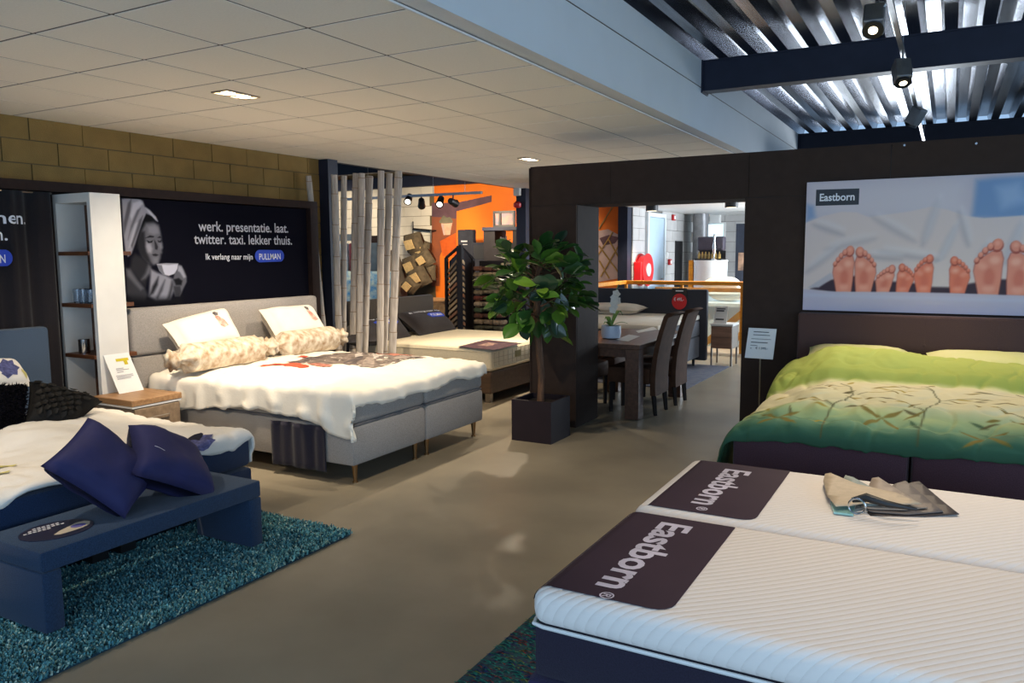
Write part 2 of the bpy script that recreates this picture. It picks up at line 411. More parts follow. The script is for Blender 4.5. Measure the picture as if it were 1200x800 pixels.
dr = thing('door_1', 'pale blue-grey door in the stair hall block wall', 'door', (-4.98, 14.64, 0), kind='structure')
MB().box(-5.0, -4.965, 14.20, 15.10, .05, 2.28).build('leaf', mat('door_blue', (170,192,210), .5, var=.02), dr)
b = MB().box(-5.0, -4.94, 14.12, 14.195, 0, 2.36).box(-5.0, -4.94, 15.105, 15.18, 0, 2.36).box(-5.0, -4.94, 14.195, 15.105, 2.285, 2.36)
b.build('door_frame', mat('door_frame_paint', (205,215,220), .5, var=.02), dr)
MB().tube([(-4.965, 15.0, 1.1), (-4.92, 15.0, 1.1), (-4.92, 14.88, 1.1)], .012, 8).build('door_handle', M_brushed, dr)
MB().box(-5.20, -5.02, 13.25, 13.45, 0, 2.686).build('trim_5', M_steel, label='dark blue steel column beside the orange mural', cat='column', kind='structure')
c = MB().lathe([(.16,0),(.16,2.419)], (-4.65, 16.6, 0), 20).build('trim_6', mat('duct_grey', (150,150,152), .4, metal=.4), smooth=True, label='round grey duct column in front of the far block wall', cat='column', kind='structure')
MB().box(-4.86, -4.62, 16.75, 16.95, 0, 2.419).build('trim_7', M_steel, label='dark blue steel column behind the round duct', cat='column', kind='structure')

# ------------------------------------------------------------------ left side: panel frame, print, curtain, shelf divider
pf = thing('wall_panel', 'long dark brown framed wall panel behind the grey headboard', 'wall panel', (-6.15, 5, 0))
b = MB().box(-6.28, -6.05, 0.3, 6.53, 2.115, 2.19); b.build('top_rail', M_frame, pf)
MB().box(-6.28, -6.05, 6.42, 6.53, 0, 2.114).build('stile', M_frame, pf)
MB().box(-6.28, -6.20, 0.3, 6.42, 0, 2.114).build('back_board', M_frame, pf)
po = thing('poster', 'dark navy poster of a woman in a towel turban drinking coffee', 'poster', (-6.15, 5.1, 1.0))
M_navyp = mat('poster_navy', (15,15,25), .85, spec=.05, var=.05, scale=1.5)
MB().box(-6.199, -6.10, 3.97, 6.405, .6, 2.105).build('board', M_navyp, po)
def print_poly(name, pts, m, parent, plane, d, sm=2):
    """flat printed shape on an x- or y-plane, standing d in front of it"""
    b = MB(); axis, val = plane
    for _ in range(sm if len(pts) > 4 else 0): pts = [q for i in range(len(pts)) for q in ((pts[i][0]*.75+pts[(i+1) % len(pts)][0]*.25, pts[i][1]*.75+pts[(i+1) % len(pts)][1]*.25), (pts[i][0]*.25+pts[(i+1) % len(pts)][0]*.75, pts[i][1]*.25+pts[(i+1) % len(pts)][1]*.75))]
    bm = bmesh.new(); bm.faces.new([bm.verts.new((a, c_, 0)) for a, c_ in pts]); bmesh.ops.triangulate(bm, faces=bm.faces[:])
    for v in bm.verts: v.co = (val+d, v.co.x, v.co.y) if axis == 'x' else (v.co.x, val-d, v.co.y)
    b.addbm(bm); return b.build(name, m, parent)
PP = ('x', -6.10)
SOFT = {'face': .02, 'robe': .02, 'neck': .025, 'fade': .05, 'towel': .012, 'hand': .012}
def tone(g): return (g*.97, g*.97, g*1.03+2)
shapes = [
 ('towel_print', tone(150), [(4.240,2.095),(4.299,2.110),(4.392,2.113),(4.438,2.088),(4.455,2.041),(4.501,2.013),(4.553,1.960),(4.574,1.918),(4.551,1.924),(4.512,1.965),(4.464,1.981),(4.426,1.914),(4.387,1.829),(4.339,1.720),(4.300,1.637),(4.266,1.613),(4.243,1.661),(4.235,1.826)]),
 ('towel_print', tone(92), [(4.296,2.063),(4.331,2.100),(4.311,1.993),(4.270,1.873),(4.239,1.790),(4.243,1.896)]),
 ('towel_print', tone(100), [(4.378,2.008),(4.413,2.027),(4.352,1.911),(4.299,1.815),(4.275,1.755),(4.310,1.874)]),
 ('towel_print', tone(186), [(4.342,2.065),(4.418,2.093),(4.436,2.064),(4.372,2.007),(4.319,1.922),(4.309,1.957)]),
 ('towel_print', tone(90), [(4.393,1.925),(4.429,1.962),(4.403,1.877),(4.349,1.768),(4.310,1.684),(4.298,1.708),(4.353,1.828)]),
 ('towel_print', tone(180), [(4.350,1.887),(4.371,1.900),(4.331,1.792),(4.291,1.696),(4.277,1.684),(4.311,1.791)]),
 ('towel_print', tone(190), [(4.461,2.029),(4.501,2.007),(4.553,1.957),(4.572,1.921),(4.531,1.947),(4.486,1.994)]),
 ('hair_print', tone(22), [(4.464,1.975),(4.518,1.959),(4.568,1.908),(4.529,1.908),(4.465,1.888),(4.420,1.829),(4.380,1.733),(4.356,1.672),(4.335,1.660),(4.362,1.756),(4.402,1.853),(4.434,1.926)]),
 ('neck_print', tone(46), [(4.333,1.637),(4.386,1.612),(4.470,1.544),(4.473,1.489),(4.443,1.447),(4.416,1.357),(4.371,1.389),(4.321,1.457),(4.279,1.518),(4.298,1.601)]),
 ('face_print', tone(104), [(4.452,1.902),(4.529,1.911),(4.581,1.888),(4.594,1.833),(4.601,1.784),(4.601,1.741),(4.608,1.695),(4.599,1.666),(4.600,1.645),(4.584,1.629),(4.579,1.598),(4.556,1.549),(4.504,1.539),(4.451,1.563),(4.406,1.612),(4.383,1.672),(4.381,1.745),(4.407,1.829)]),
 ('face_print', tone(44), [(4.400,1.829),(4.438,1.827),(4.438,1.745),(4.441,1.660),(4.470,1.599),(4.486,1.548),(4.437,1.569),(4.386,1.624),(4.363,1.684),(4.368,1.756)]),
 ('face_print', tone(132), [(4.471,1.873),(4.541,1.887),(4.575,1.863),(4.582,1.814),(4.529,1.801),(4.474,1.818)]),
 ('face_print', tone(158), [(4.448,1.733),(4.491,1.721),(4.505,1.679),(4.490,1.642),(4.459,1.651),(4.443,1.697)]),
 ('face_print', tone(128), [(4.573,1.728),(4.601,1.728),(4.603,1.687),(4.584,1.679),(4.574,1.697)]),
 ('face_print', tone(122), [(4.508,1.599),(4.553,1.601),(4.548,1.559),(4.512,1.554)]),
 ('brow_print', tone(26), [(4.441,1.772),(4.487,1.794),(4.529,1.788),(4.520,1.779),(4.481,1.778)]),
 ('eye_print', tone(18), [(4.453,1.753),(4.483,1.741),(4.514,1.753),(4.502,1.734),(4.467,1.730)]),
 ('brow_print', tone(30), [(4.559,1.776),(4.584,1.789),(4.603,1.778),(4.583,1.775)]),
 ('eye_print', tone(22), [(4.563,1.754),(4.581,1.745),(4.602,1.758),(4.589,1.736),(4.568,1.737)]),
 ('nose_print', tone(50), [(4.527,1.761),(4.545,1.734),(4.561,1.697),(4.552,1.670),(4.530,1.676),(4.529,1.715)]),
 ('mouth_print', tone(40), [(4.497,1.631),(4.532,1.637),(4.564,1.626),(4.537,1.615),(4.510,1.619)]),
 ('neck_print', tone(108), [(4.456,1.539),(4.479,1.526),(4.465,1.465),(4.421,1.427),(4.383,1.416),(4.424,1.466)]),
 ('robe_print', tone(58), [(4.240,1.518),(4.286,1.517),(4.346,1.420),(4.409,1.345),(4.432,1.280),(4.401,1.223),(4.267,1.242),(4.232,1.304)]),
 ('robe_print', tone(96), [(4.243,1.506),(4.278,1.500),(4.338,1.408),(4.395,1.339),(4.366,1.322),(4.297,1.397),(4.248,1.453)]),
 ('robe_print', tone(148), [(4.477,1.504),(4.542,1.472),(4.626,1.445),(4.697,1.409),(4.698,1.307),(4.656,1.227),(4.512,1.223),(4.442,1.267),(4.457,1.367)]),
 ('robe_print', tone(36), [(4.548,1.434),(4.535,1.364),(4.488,1.292),(4.449,1.272),(4.485,1.354)]),
 ('robe_print', tone(70), [(4.612,1.404),(4.580,1.313),(4.527,1.238),(4.517,1.253),(4.565,1.338)]),
 ('robe_print', tone(60), [(4.681,1.396),(4.699,1.358),(4.656,1.233),(4.619,1.225),(4.654,1.309)]),
 ('cup_print', tone(206), [(4.539,1.546),(4.633,1.552),(4.760,1.548),(4.750,1.502),(4.722,1.458),(4.655,1.440),(4.598,1.454),(4.562,1.487)]),
 ('cup_print', tone(120), [(4.541,1.541),(4.589,1.536),(4.603,1.480),(4.615,1.451),(4.595,1.455),(4.562,1.487)]),
 ('cup_print', tone(150), [(4.547,1.544),(4.633,1.549),(4.753,1.545),(4.661,1.536)]),
 ('hand_print', tone(100), [(4.696,1.402),(4.715,1.459),(4.754,1.496),(4.761,1.542),(4.794,1.529),(4.814,1.494),(4.843,1.430),(4.840,1.378),(4.798,1.316),(4.761,1.251),(4.709,1.253),(4.689,1.333)]),
 ('hand_print', tone(164), [(4.758,1.530),(4.793,1.522),(4.813,1.475),(4.832,1.423),(4.809,1.415),(4.775,1.467),(4.749,1.483)]),
 ('hand_print', tone(30), [(4.702,1.406),(4.756,1.417),(4.794,1.390),(4.782,1.352),(4.723,1.354)]),
 ('hand_print', tone(60), [(4.699,1.345),(4.767,1.343),(4.775,1.291),(4.754,1.254),(4.709,1.256)]),
 ('fade_print', tone(24), [(4.217,1.275),(4.430,1.248),(4.656,1.231),(4.776,1.250),(4.771,1.178),(4.212,1.212)]),
]
ys_ = [p[0] for q in shapes for p in q[2]]; zs_ = [p[1] for q in shapes for p in q[2]]
raster_print('picture_print', po, min(ys_)-.04, max(ys_)+.06, min(zs_)-.03, min(2.1, max(zs_)+.02), 150, 190, [(m_, pts, SOFT.get(n_[:-6], .006), 1) for n_, m_, pts in shapes], (15,15,25), lambda y, z: (-6.0985, y, z), .85, .05)
UZ = (0,0,1)
def onp(p, d=.009): return (p[0]+d, p[1], p[2])
M_textg = mat('grey_print', (196,196,204), .7, var=.01)
lettering('lettering', 'werk. presentatie. laat.', onp((-6.100,4.993,1.844)), onp((-6.100,6.124,1.851)), UZ, M_textg, po, capz=.092)
lettering('lettering', 'twitter. taxi. lekker thuis.', onp((-6.100,4.939,1.726)), onp((-6.100,6.172,1.726)), UZ, M_textg, po, capz=.092)
lettering('lettering', 'Ik verlang naar mijn', onp((-6.100,5.059,1.580)), onp((-6.100,5.627,1.575)), UZ, M_textw, po, capz=.055)
def badge(p0, p1, h, txt, parent, m=None, cz=.07):
    p0 = Vector(p0); p1 = Vector(p1); b = MB(); L_ = (p1-p0).length; d = (p1-p0)/L_; pts = []
    for k in range(20):
        a = PI/2+2*PI*k/20; cx = h/2 if k <= 10 else L_-h/2
        pts.append(p0+d*(cx+h/2*math.cos(a))+Vector(UZ)*(h/2*math.sin(a)))
    b.prism(pts, (.002,0,0)); o = b.build('badge', m or M_blueprint, parent)
    lettering('lettering', txt, p0+d*(h*.42)+Vector((.004,0,-.036)), p1-d*(h*.42)+Vector((.004,0,-.036)), UZ, M_textw, o, capz=cz)
badge(onp((-6.100,5.656,1.608)), onp((-6.100,6.050,1.610)), .125, 'PULLMAN', po, cz=.06)

# curtain with print
M_curt = fabric('charcoal_curtain', (34,30,33), .15, 180)
def pleat(y): return -6.11+.028*math.sin(y*27+1.2*math.sin(y*5))+.012*math.sin(y*61)
cu = thing('curtain', 'charcoal pleated curtain with white lettering left of the shelf divider', 'curtain', (-6.1, 2.6, .02))
MB().grid(lambda a, b: (pleat(1.2+2.45*a), 1.2+2.45*a, .02+2.09*b), 150, 6).build('cloth', M_curt, cu, smooth='all', solid=.004)
MB().tube([(-6.12, 1.1, 2.105), (-6.12, 3.66, 2.105)], .008, 8).build('rail', M_brushed, cu)
cf = lambda p: Vector((pleat(p.y)+.012, p.y, p.z))
lettering('lettering', 'hen.', (-6.080,3.249,1.863), (-6.080,3.435,1.862), UZ, M_textw, cu, capz=.09, fn=cf)
lettering('lettering', 'n.', (-6.080,3.237,1.742), (-6.080,3.296,1.740), UZ, M_textw, cu, capz=.09, fn=cf)
a0 = Vector((-6.050,3.304,1.611)); a1 = a0-Vector((0,.36,0))
badge((-6.065, a1.y, a1.z), (-6.065, a0.y, a0.z), .125, 'PULLMAN', cu, cz=.06)

# shelf divider
M_brown = wood('walnut', (104,62,34), (70,40,22), (1,1,8))
M_dwhite = mat('divider_white', (222,220,214), .5, var=.015)
sd = thing('shelf_divider', 'tall white open shelf divider with walnut shelves between the beds', 'shelf unit', (-5.95, 3.83, 0))
MB().box(-5.76, -5.72, 3.71, 3.96, 0, 2.10).build('front_panel', M_dwhite, sd)
MB().box(-6.195, -6.16, 3.71, 3.945, 0, 2.03).build('side_panel', M_dwhite, sd)
MB().box(-6.195, -5.76, 3.71, 3.945, 2.03, 2.10).build('top_panel', M_dwhite, sd)
MB().box(-6.16, -5.76, 3.945, 3.96, 0, 2.10).build('back_panel', M_brown, sd)
SHZ = (1.655, 1.25, .85, .45)
for z in SHZ:
    MB().rbox(-6.155, -5.765, 3.70, 3.944, z-.03, z, .003, 1).build('shelf', M_brown, sd)
    MB().box(-5.80, -5.722, 3.962, 4.03, z-.03, z).build('shelf', M_brown, sd)
M_glass = mat('clear_glass', (235,242,250), .05, var=0, trans=.95, spec=.6)
gp = [(.027,0),(.032,.01),(.034,.11),(.031,.112),(.029,.012),(.012,.008)]
for k, (x, y) in enumerate(((-6.03,3.76),(-5.945,3.75),(-5.86,3.76),(-6.0,3.83),(-5.91,3.83),(-5.82,3.84))):
    MB().lathe(gp, (x, y, 1.2505), 14).build('drinking_glass', M_glass, smooth=True, cat='glass', group='drinking glasses on the divider shelf',
        label='clear drinking glass on the middle walnut shelf, '+['front left','front middle','front right','rear left','rear middle','rear right'][k])
for k, (x, y, r_, h_) in enumerate(((-6.0,3.765,.042,.115),(-5.87,3.80,.02,.16))):
    MB().lathe([(r_*.95,0),(r_,.01),(r_,h_-.004),(r_*.9,h_)], (x, y, .8505), 18).build(['metal_cup','metal_bottle'][k], M_chrome, smooth=True, cat=['cup','bottle'][k],
        label=['wide chrome metal cup on the lower walnut shelf', 'slim metal bottle beside the chrome cup on lower shelf'][k])

# nightstand and card
M_oak = wood('light_oak', (172,134,94), (140,102,66), (1,10,10), 4)
M_taupe = mat('taupe_lacquer', (122,110,98), .5, var=.04)
ns = thing('nightstand', 'wooden-topped nightstand with white edge between blue and grey beds', 'nightstand', (-5.48, 3.84, 0))
MB().rbox(-5.705, -5.235, 3.62, 4.055, .505, .552, .004, 1).build('top', M_oak, ns)
MB().box(-5.70, -5.24, 3.625, 4.05, .49, .5045).build('edge_strip', M_white, ns)
MB().box(-5.69, -5.26, 3.64, 4.04, .06, .489).build('body', M_taupe, ns)
for z0 in (.08, .285):
    d = MB().rbox(-5.258, -5.24, 3.645, 4.035, z0, z0+.195, .003, 1).build('drawer', wood('greyed_oak', (150,128,104), (120,100,80), (1,8,8)), ns)
    MB().tube([(-5.235,3.75,z0+.12),(-5.225,3.75,z0+.12),(-5.225,3.93,z0+.12),(-5.235,3.93,z0+.12)], .005, 6).build('handle', M_brushed, d)
for (x, y) in ((-5.66,3.67),(-5.29,3.67),(-5.66,4.01),(-5.29,4.01)): MB().box(x-.02, x+.02, y-.02, y+.02, 0, .06).build('leg', M_taupe, ns)
cd = thing('info_card', 'white info card with yellow mark leaning on the divider', 'card', (-5.65, 3.86, .552))
A = Vector((-5.60, 3.77, .5525)); B = Vector((-5.60, 3.985, .5525)); dn = Vector((-.115, -.035, .30))
MB().prism([A, B, B+dn, A+dn], (-.003, 0, -.001)).build('sheet', M_paper, cd)
def oncard(u, v, o=.0025): return A+(B-A)*u+dn*v+Vector((o, 0, o*.35))
M_yel = mat('yellow_print', (196,178,20), .6, var=.05)
def cardrect(u0, u1, v0, v1, m, nm, par, fn=oncard):
    MB().add([fn(u0,v0), fn(u1,v0), fn(u1,v1), fn(u0,v1)], [(0,1,2,3)]).build(nm, m, par)
cardrect(.38,.88,.80,.87,M_yel,'yellow_band',cd); cardrect(.66,.80,.70,.80,M_yel,'yellow_drop',cd)
M_txtgrey = mat('faint_print', (150,150,156), .8)
for (u0,u1,v) in ((.25,.55,.62),(.25,.75,.58),(.25,.5,.53),(.15,.82,.44),(.15,.82,.40),(.15,.7,.36)): cardrect(u0,u1,v-.006,v+.01,M_txtgrey,'text_line',cd)

# ------------------------------------------------------------------ grey box-spring bed
M_greyf = fabric('light_grey_weave', (158,152,146), .14, 220)
M_greyseam = fabric('grey_piping', (104,102,104), .1)
M_linen = mat('white_linen', (236,228,212), .85, var=.03, scale=4, bump=.12, bscale=60, spec=.2, sheen=.1)
M_legm = mat('brass_leg', (150,120,84), .3, metal=.9, var=.05)
gb = thing('boxspring_bed', 'light grey box-spring bed with wide padded headboard and white duvet', 'bed', (-4.7, 5.03, 0))
hb = MB().rbox(-5.88, -5.775, 4.025, 6.195, .80, 1.195, .035, 3).build('headboard', M_greyf, gb, smooth=True)
MB().rbox(-5.88, -5.78, 4.03, 6.19, .06, .795, .03, 2).build('headboard', M_greyf, gb, smooth=True)
for (y0, y1) in ((4.14, 5.017), (5.023, 5.90)):
    MB().rbox(-5.77, -3.58, y0, y1, .135, .42, .03, 2).build('box_base', M_greyf, gb, smooth=True)
    MB().rbox(-5.77, -3.585, y0+.004, y1-.004, .432, .615, .035, 3).build('mattress', M_greyf, gb, smooth=True)
    MB().rbox(-5.765, -3.59, y0+.012, y1-.012, .418, .434, .004, 1).build('piping', M_greyseam, gb)
for (x, y) in ((-3.64,4.22),(-3.64,4.94),(-3.64,5.10),(-3.64,5.82),(-5.68,4.22),(-5.68,5.82)):
    MB().tube([(x,y,.136),(x,y,.015),(x,y,.012),(x,y,0)], [.024,.013,.02,.02], 12).build('leg', M_legm, gb, smooth=True)
def gh(u, v): return .02*math.exp(-((u+4.2)/.5)**2)+.018*nz(u*1.3, v*1.3, 5)
gdr = Drape(-5.72, -3.61, 4.17, 5.87, .665, r=.055, puff=.04, wr=.016, fold=.022, freq=23, seed=1, hump=gh)
def ghem(u, v):
    return u, v
def gfn(a, b):
    u = -5.72+(2.255+.012*math.sin(b*23)+.012*nz(b*7, 3))*a
    near = .26+.025*math.sin(a*9)+.08*sstep(.78, .98, a)
    v = (4.17-near)+(1.70+near+.07)*b
    return gdr.at(u, v)
dv = thing('duvet', 'white linen duvet with a printed street picture on the grey bed', 'duvet', (-4.6, 5, .4))
MB().grid(gfn, 90, 100).build('cloth', M_linen, dv, smooth='all', solid=.02)
M_redp = mat('red_print', (206,72,40), .8, var=.2, scale=20)
M_gp = [mat('photo_print_%d' % i, c, .75, var=.35, scale=16) for i, c in enumerate(((120,106,98),(84,74,74),(150,136,126),(196,186,178),(172,110,92)))]
def ondv(off): return lambda u, v: gdr.at(u, v, 0)+Vector((0,0,.002+off))
prints = [
 ('picture_print', M_gp[0], [(-4.938,4.883),(-4.947,5.046),(-4.986,5.384),(-4.957,5.628),(-4.932,5.800),(-4.566,5.651),(-3.972,5.640),(-4.006,5.398),(-4.012,4.902),(-4.301,4.935),(-4.517,4.911),(-4.707,4.817)]),
 ('picture_print', M_gp[1], [(-4.938,4.883),(-4.935,5.052),(-4.938,5.584),(-4.869,5.592),(-4.833,5.217),(-4.790,4.902)]),
 ('picture_print', M_gp[1], [(-4.411,4.984),(-4.499,5.266),(-4.324,5.079),(-4.219,4.936)]),
 ('picture_print', M_gp[3], [(-4.644,5.429),(-4.668,5.564),(-4.519,5.395),(-4.513,5.282)]),
 ('picture_print', M_gp[2], [(-4.282,5.100),(-4.605,5.632),(-4.221,5.183),(-4.014,4.920),(-4.132,4.920)]),
 ('picture_print', M_gp[1], [(-4.499,5.266),(-4.505,5.378),(-4.377,5.215),(-4.330,5.077)]),
 ('picture_print', M_gp[3], [(-4.583,5.605),(-4.396,5.550),(-4.274,5.266),(-4.288,5.258)]),
 ('picture_print', M_gp[2], [(-4.103,5.136),(-4.204,5.526),(-4.029,5.612),(-4.049,5.322)]),
 ('flower_print', M_redp, [(-4.907,4.535),(-4.981,4.681),(-4.948,4.771),(-4.802,4.769),(-4.618,4.779),(-4.518,4.728),(-4.574,4.661),(-4.692,4.642),(-4.865,4.656),(-4.886,4.565)]),
 ('flower_print', M_redp, [(-5.048,5.111),(-5.080,5.203),(-4.986,5.213),(-4.942,5.117)]),
 ('flower_print', M_gp[4], [(-4.633,4.812),(-4.533,4.872),(-4.333,4.800),(-4.307,4.717),(-4.472,4.751)]),
 ('flower_print', M_gp[4], [(-4.927,5.748),(-4.850,5.840),(-4.288,5.876),(-4.259,5.789),(-4.475,5.696),(-4.718,5.679)]),
]
for k, (n_, m_, pts) in enumerate(prints):
    MB().addbm(cut_poly(pts, ondv(.0005*k), .04)).build(n_, m_, dv)
# bedding at the head: gathered white side cloth
# pillows
M_pilw = mat('pillow_white', (232,222,206), .85, var=.03, scale=6, bump=.15, bscale=40, sheen=.1)
def cushion(name, label, cat, corners, t, m, seed=0, pinch=.1, wr=.006, group=None, n=18, sag=1.0):
    b, fn, nr = pillow4(*corners, t, n, pinch, wr, seed, sag)
    cen = sum((Vector(p) for p in corners), Vector())/4; zmin = min(v[2] for v in b.v)
    o = thing(name, label, cat, (cen.x, cen.y, zmin), group=group)
    body = b.build('cover', m, o, smooth='all'); weld(body); return o, fn
def decal(fn, poly, m, nm, par, off=.003): MB().addbm(cut_poly(poly, lambda a, b: fn(a, b, off), .06)).build(nm, m, par)
M_pr1 = mat('pillow_print_red', (190,110,92), .85, rgb2=(214,186,170), scale=30); M_pr2 = mat('pillow_print_grey', (96,88,88), .85, var=.3, scale=40)
def figprint(fn, o, u, v):
    decal(fn, [(u,v),(u+.05,v-.03),(u+.09,v+.02),(u+.07,v+.1),(u+.02,v+.1)], M_pr2, 'print', o)
    decal(fn, [(u+.0,v+.12),(u+.06,v+.11),(u+.12,v+.24),(u+.16,v+.40),(u+.07,v+.44),(u+.02,v+.38),(u+.02,v+.24)], M_pr1, 'print', o, .0035)
p1_, f1_ = cushion('pillow', 'white pillow with small red print, left one at the grey headboard', 'pillow',
    ((-5.660,4.230,1.056), (-5.440,4.256,0.795), (-5.440,4.873,0.829), (-5.670,4.884,1.147)), .125, M_pilw, 1, .05, group='white printed pillows')
figprint(f1_, p1_, .62, .2)
p2_, f2_ = cushion('pillow', 'white pillow with small red print, right one at the grey headboard', 'pillow',
    ((-5.660,5.272,1.107), (-5.440,5.288,0.801), (-5.440,5.956,0.784), (-5.670,5.948,1.105)), .125, M_pilw, 2, .05, group='white printed pillows')
figprint(f2_, p2_, .66, .2)
M_bol = mat('floral_linen', (226,216,196), .85, rgb2=(156,126,92), scale=17, bump=.1, bscale=50)
def bolster(label, y0, y1, x, z, seed):
    o = thing('bolster', label, 'bolster', (x, (y0+y1)/2, z-.125), group='floral bolsters on the grey bed')
    n = 28; rows = 30; b = MB(); base = 0
    for i in range(rows+1):
        a = i/rows; y = y0+(y1-y0)*a; e = min(a, 1-a)*(y1-y0)
        r_ = .125*min(1, .25+.95*sstep(.07, .17, e)) if e > .075 else .035+.055*(1-sstep(0, .075, e))
        for k in range(n):
            th = 2*PI*k/n
            rr = r_*(1+.05*nz(y*5, th, seed)+(.16*math.sin(th*7+seed) if e < .14 else .02*math.sin(th*5)))
            b.v.append((x+rr*math.cos(th), y, z+rr*.94*math.sin(th)))
    for i in range(rows):
        for k in range(n): k2 = (k+1) % n; b.f.append((i*n+k, i*n+k2, (i+1)*n+k2, (i+1)*n+k))
    b.f.append(tuple(range(n))[::-1]); b.f.append(tuple(rows*n+k for k in range(n)))
    b.build('cover', M_bol, o, smooth='all')
    for s_, yy in ((-1, y0+.085), (1, y1-.085)):
        MB().tube([(x+.038*math.cos(2*PI*k/14), yy, z+.038*math.sin(2*PI*k/14)) for k in range(15)], .006, 6).build('tie', M_bol, o, smooth=True)
bolster('beige floral bolster with tied frilled end on the left of the grey bed', 4.02, 5.04, -5.30, .80, 1)
bolster('beige floral bolster lying on the right of the grey bed', 5.06, 6.0, -5.30, .80, 5)
# dark cloth hanging over near side of the bed base
M_navyc = fabric('navy_cloth', (38,36,50), .15, 150)
MB().grid(lambda a, b: (-4.345+.525*a, 4.128-.007*math.sin(a*13+.6)-.006-.006*math.sin(a*31)-.004*b, .075+.33*b), 40, 10).build('cloth_sample', M_navyc, smooth='all', solid=.006,
    label='dark navy cloth hanging down the side of the grey bed', cat='cloth')

# ------------------------------------------------------------------ blue bed
M_bluef = fabric('denim_blue_weave', (24,44,74), .2, 200)
M_blued = fabric('blue_headboard', (62,78,98), .15, 200)
bb = thing('boxspring_bed', 'denim blue box-spring bed with rumpled pale duvet at the left edge', 'bed', (-4.8, 2.47, 0))
MB().rbox(-5.98, -5.88, 1.53, 3.43, .06, 1.10, .03, 2).build('headboard', M_blued, bb, smooth=True)
for (y0, y1) in ((1.55, 2.467), (2.473, 3.39)):
    MB().rbox(-5.87, -3.75, y0, y1, .10, .305, .025, 2).build('box_base', M_bluef, bb, smooth=True)
    MB().rbox(-5.87, -3.755, y0+.003, y1-.003, .315, .50, .03, 2).build('mattress', M_bluef, bb, smooth=True)
for (x, y) in ((-3.85,1.65),(-3.85,2.40),(-3.85,2.56),(-3.85,3.3),(-5.8,1.65),(-5.8,3.3)):
    MB().box(x-.045, x+.045, y-.045, y+.045, .036 if x > -4.5 else 0, .101).build('leg', M_black, bb)
M_cream = mat('pale_bedlinen', (228,222,212), .85, var=.03, scale=4, bump=.12, bscale=60, sheen=.1)
def bh(u, v): return .05*math.exp(-((u+4.75)/.28)**2-((v-2.75)/.5)**2)+.03*nz(u*2.2, v*1.7, 3)+.045*math.exp(-((v-2.55-.25*(u+4.4))/.16)**2)*sstep(-5.0,-4.2,u)
bdr = Drape(-5.6, -3.80, 1.6, 3.36, .535, r=.05, puff=.03, wr=.02, fold=.03, freq=15, seed=3, hump=bh)
def bfn(a, b):
    over = .075+.03*math.sin(b*17)+.06*sstep(.25, 0, b)+.03*sstep(.6,.75,b)-.05*sstep(.75,.95,b)
    u = -5.6+(1.80+over)*a; ro = .20+.03*math.sin(a*11)+.06*sstep(.85,1,a)
    v = 1.5+(1.86+ro)*b
    return bdr.at(u, v)
dv2 = thing('duvet', 'rumpled cream duvet with dark blue peony print on the blue bed', 'duvet', (-4.7, 2.5, .4))
MB().grid(bfn, 90, 100).build('cloth', M_cream, dv2, smooth='all', solid=.018)
M_peony = mat('peony_print', (40,44,86), .85, rgb2=(96,100,150), scale=45)
def ob(off): return lambda u, v: bdr.at(u, v, .004)+Vector((.004,0,.003+off))
def blob(u, v, ru, rv, n=14, sd=0): return [(u+ru*(1+.25*math.sin(k*2.7+sd))*math.cos(2*PI*k/n), v+rv*(1+.25*math.cos(k*3.1+sd))*math.sin(2*PI*k/n)) for k in range(n)]
MB().addbm(cut_poly(blob(-3.80, 3.02, .075, .11), ob(0), .02)).build('peony_print', M_peony, dv2)
MB().addbm(cut_poly(blob(-3.86, 3.06, .03, .06, 9, 2), ob(.001), .02)).build('peony_print', mat('peony_dark', (18,18,40), .9), dv2)
M_yl = mat('straw_print', (206,196,120), .85, var=.1)
for (u, v, r_) in ((-4.2,2.15,.05),(-4.05,2.05,.04),(-4.0,2.42,.03)):
    MB().addbm(cut_poly(blob(u, v, r_*.5, r_*1.6, 10, u), ob(0), .02)).build('straw_print', M_yl, dv2)

# pillows on the blue bed
M_blk = mat('black_shag', (16,14,20), .95, var=.4, scale=60, bump=1.0, bscale=70, spec=.1)
M_seq = mat('black_petal', (12,12,13), .7, rgb2=(26,24,22), spec=.15, scale=11, bump=.8, bscale=16)
fp, ff = cushion('pillow', 'white pillow with purple peony print at the blue headboard', 'pillow',
    ((-5.420,2.689,0.950), (-5.160,2.525,0.787), (-5.180,2.884,0.783), (-5.440,2.919,0.920)), .08, M_cream, 3, .06)
decal(ff, blob(.55, .55, .22, .3, 14, 1), M_peony, 'peony_print', fp)
decal(ff, blob(.86, .75, .05, .16, 9, 1), M_yl, 'straw_print', fp)
sp_, sf = cushion('cushion', 'shaggy black cushion on the blue bed at the left edge', 'cushion',
    ((-5.000,2.405,0.870), (-4.780,2.292,0.583), (-4.760,2.572,0.535), (-4.980,2.742,0.820)), .09, M_blk, 4, .05)
b = MB(); rnd = random.Random(3)
for k in range(2600):
    a, bb_ = rnd.uniform(.02,.98), rnd.uniform(.02,.98); p = sf(a, bb_, .001); d = Vector((rnd.gauss(.7,.5), rnd.gauss(-.2,.6), rnd.gauss(.1,.6))).normalized()*rnd.uniform(.015,.032); s_ = Vector((rnd.gauss(0,1),rnd.gauss(0,1),rnd.gauss(0,1))).normalized()*.005
    b.add([p-s_, p+s_, p+d], [(0,1,2)])
tag(b.build('shag', M_blk, sp_), kind='stuff')
pc_, pcf = cushion('cushion', 'black cushion covered in dark petals lying on the blue bed', 'cushion',
    ((-5.020,2.776,0.839), (-4.740,2.572,0.619), (-4.680,2.800,0.559), (-4.780,3.103,0.679)), .085, M_seq, 5, .06)
M_pet = mat('dark_petal', (14,14,15), .6, rgb2=(34,31,27), scale=30, spec=.2)
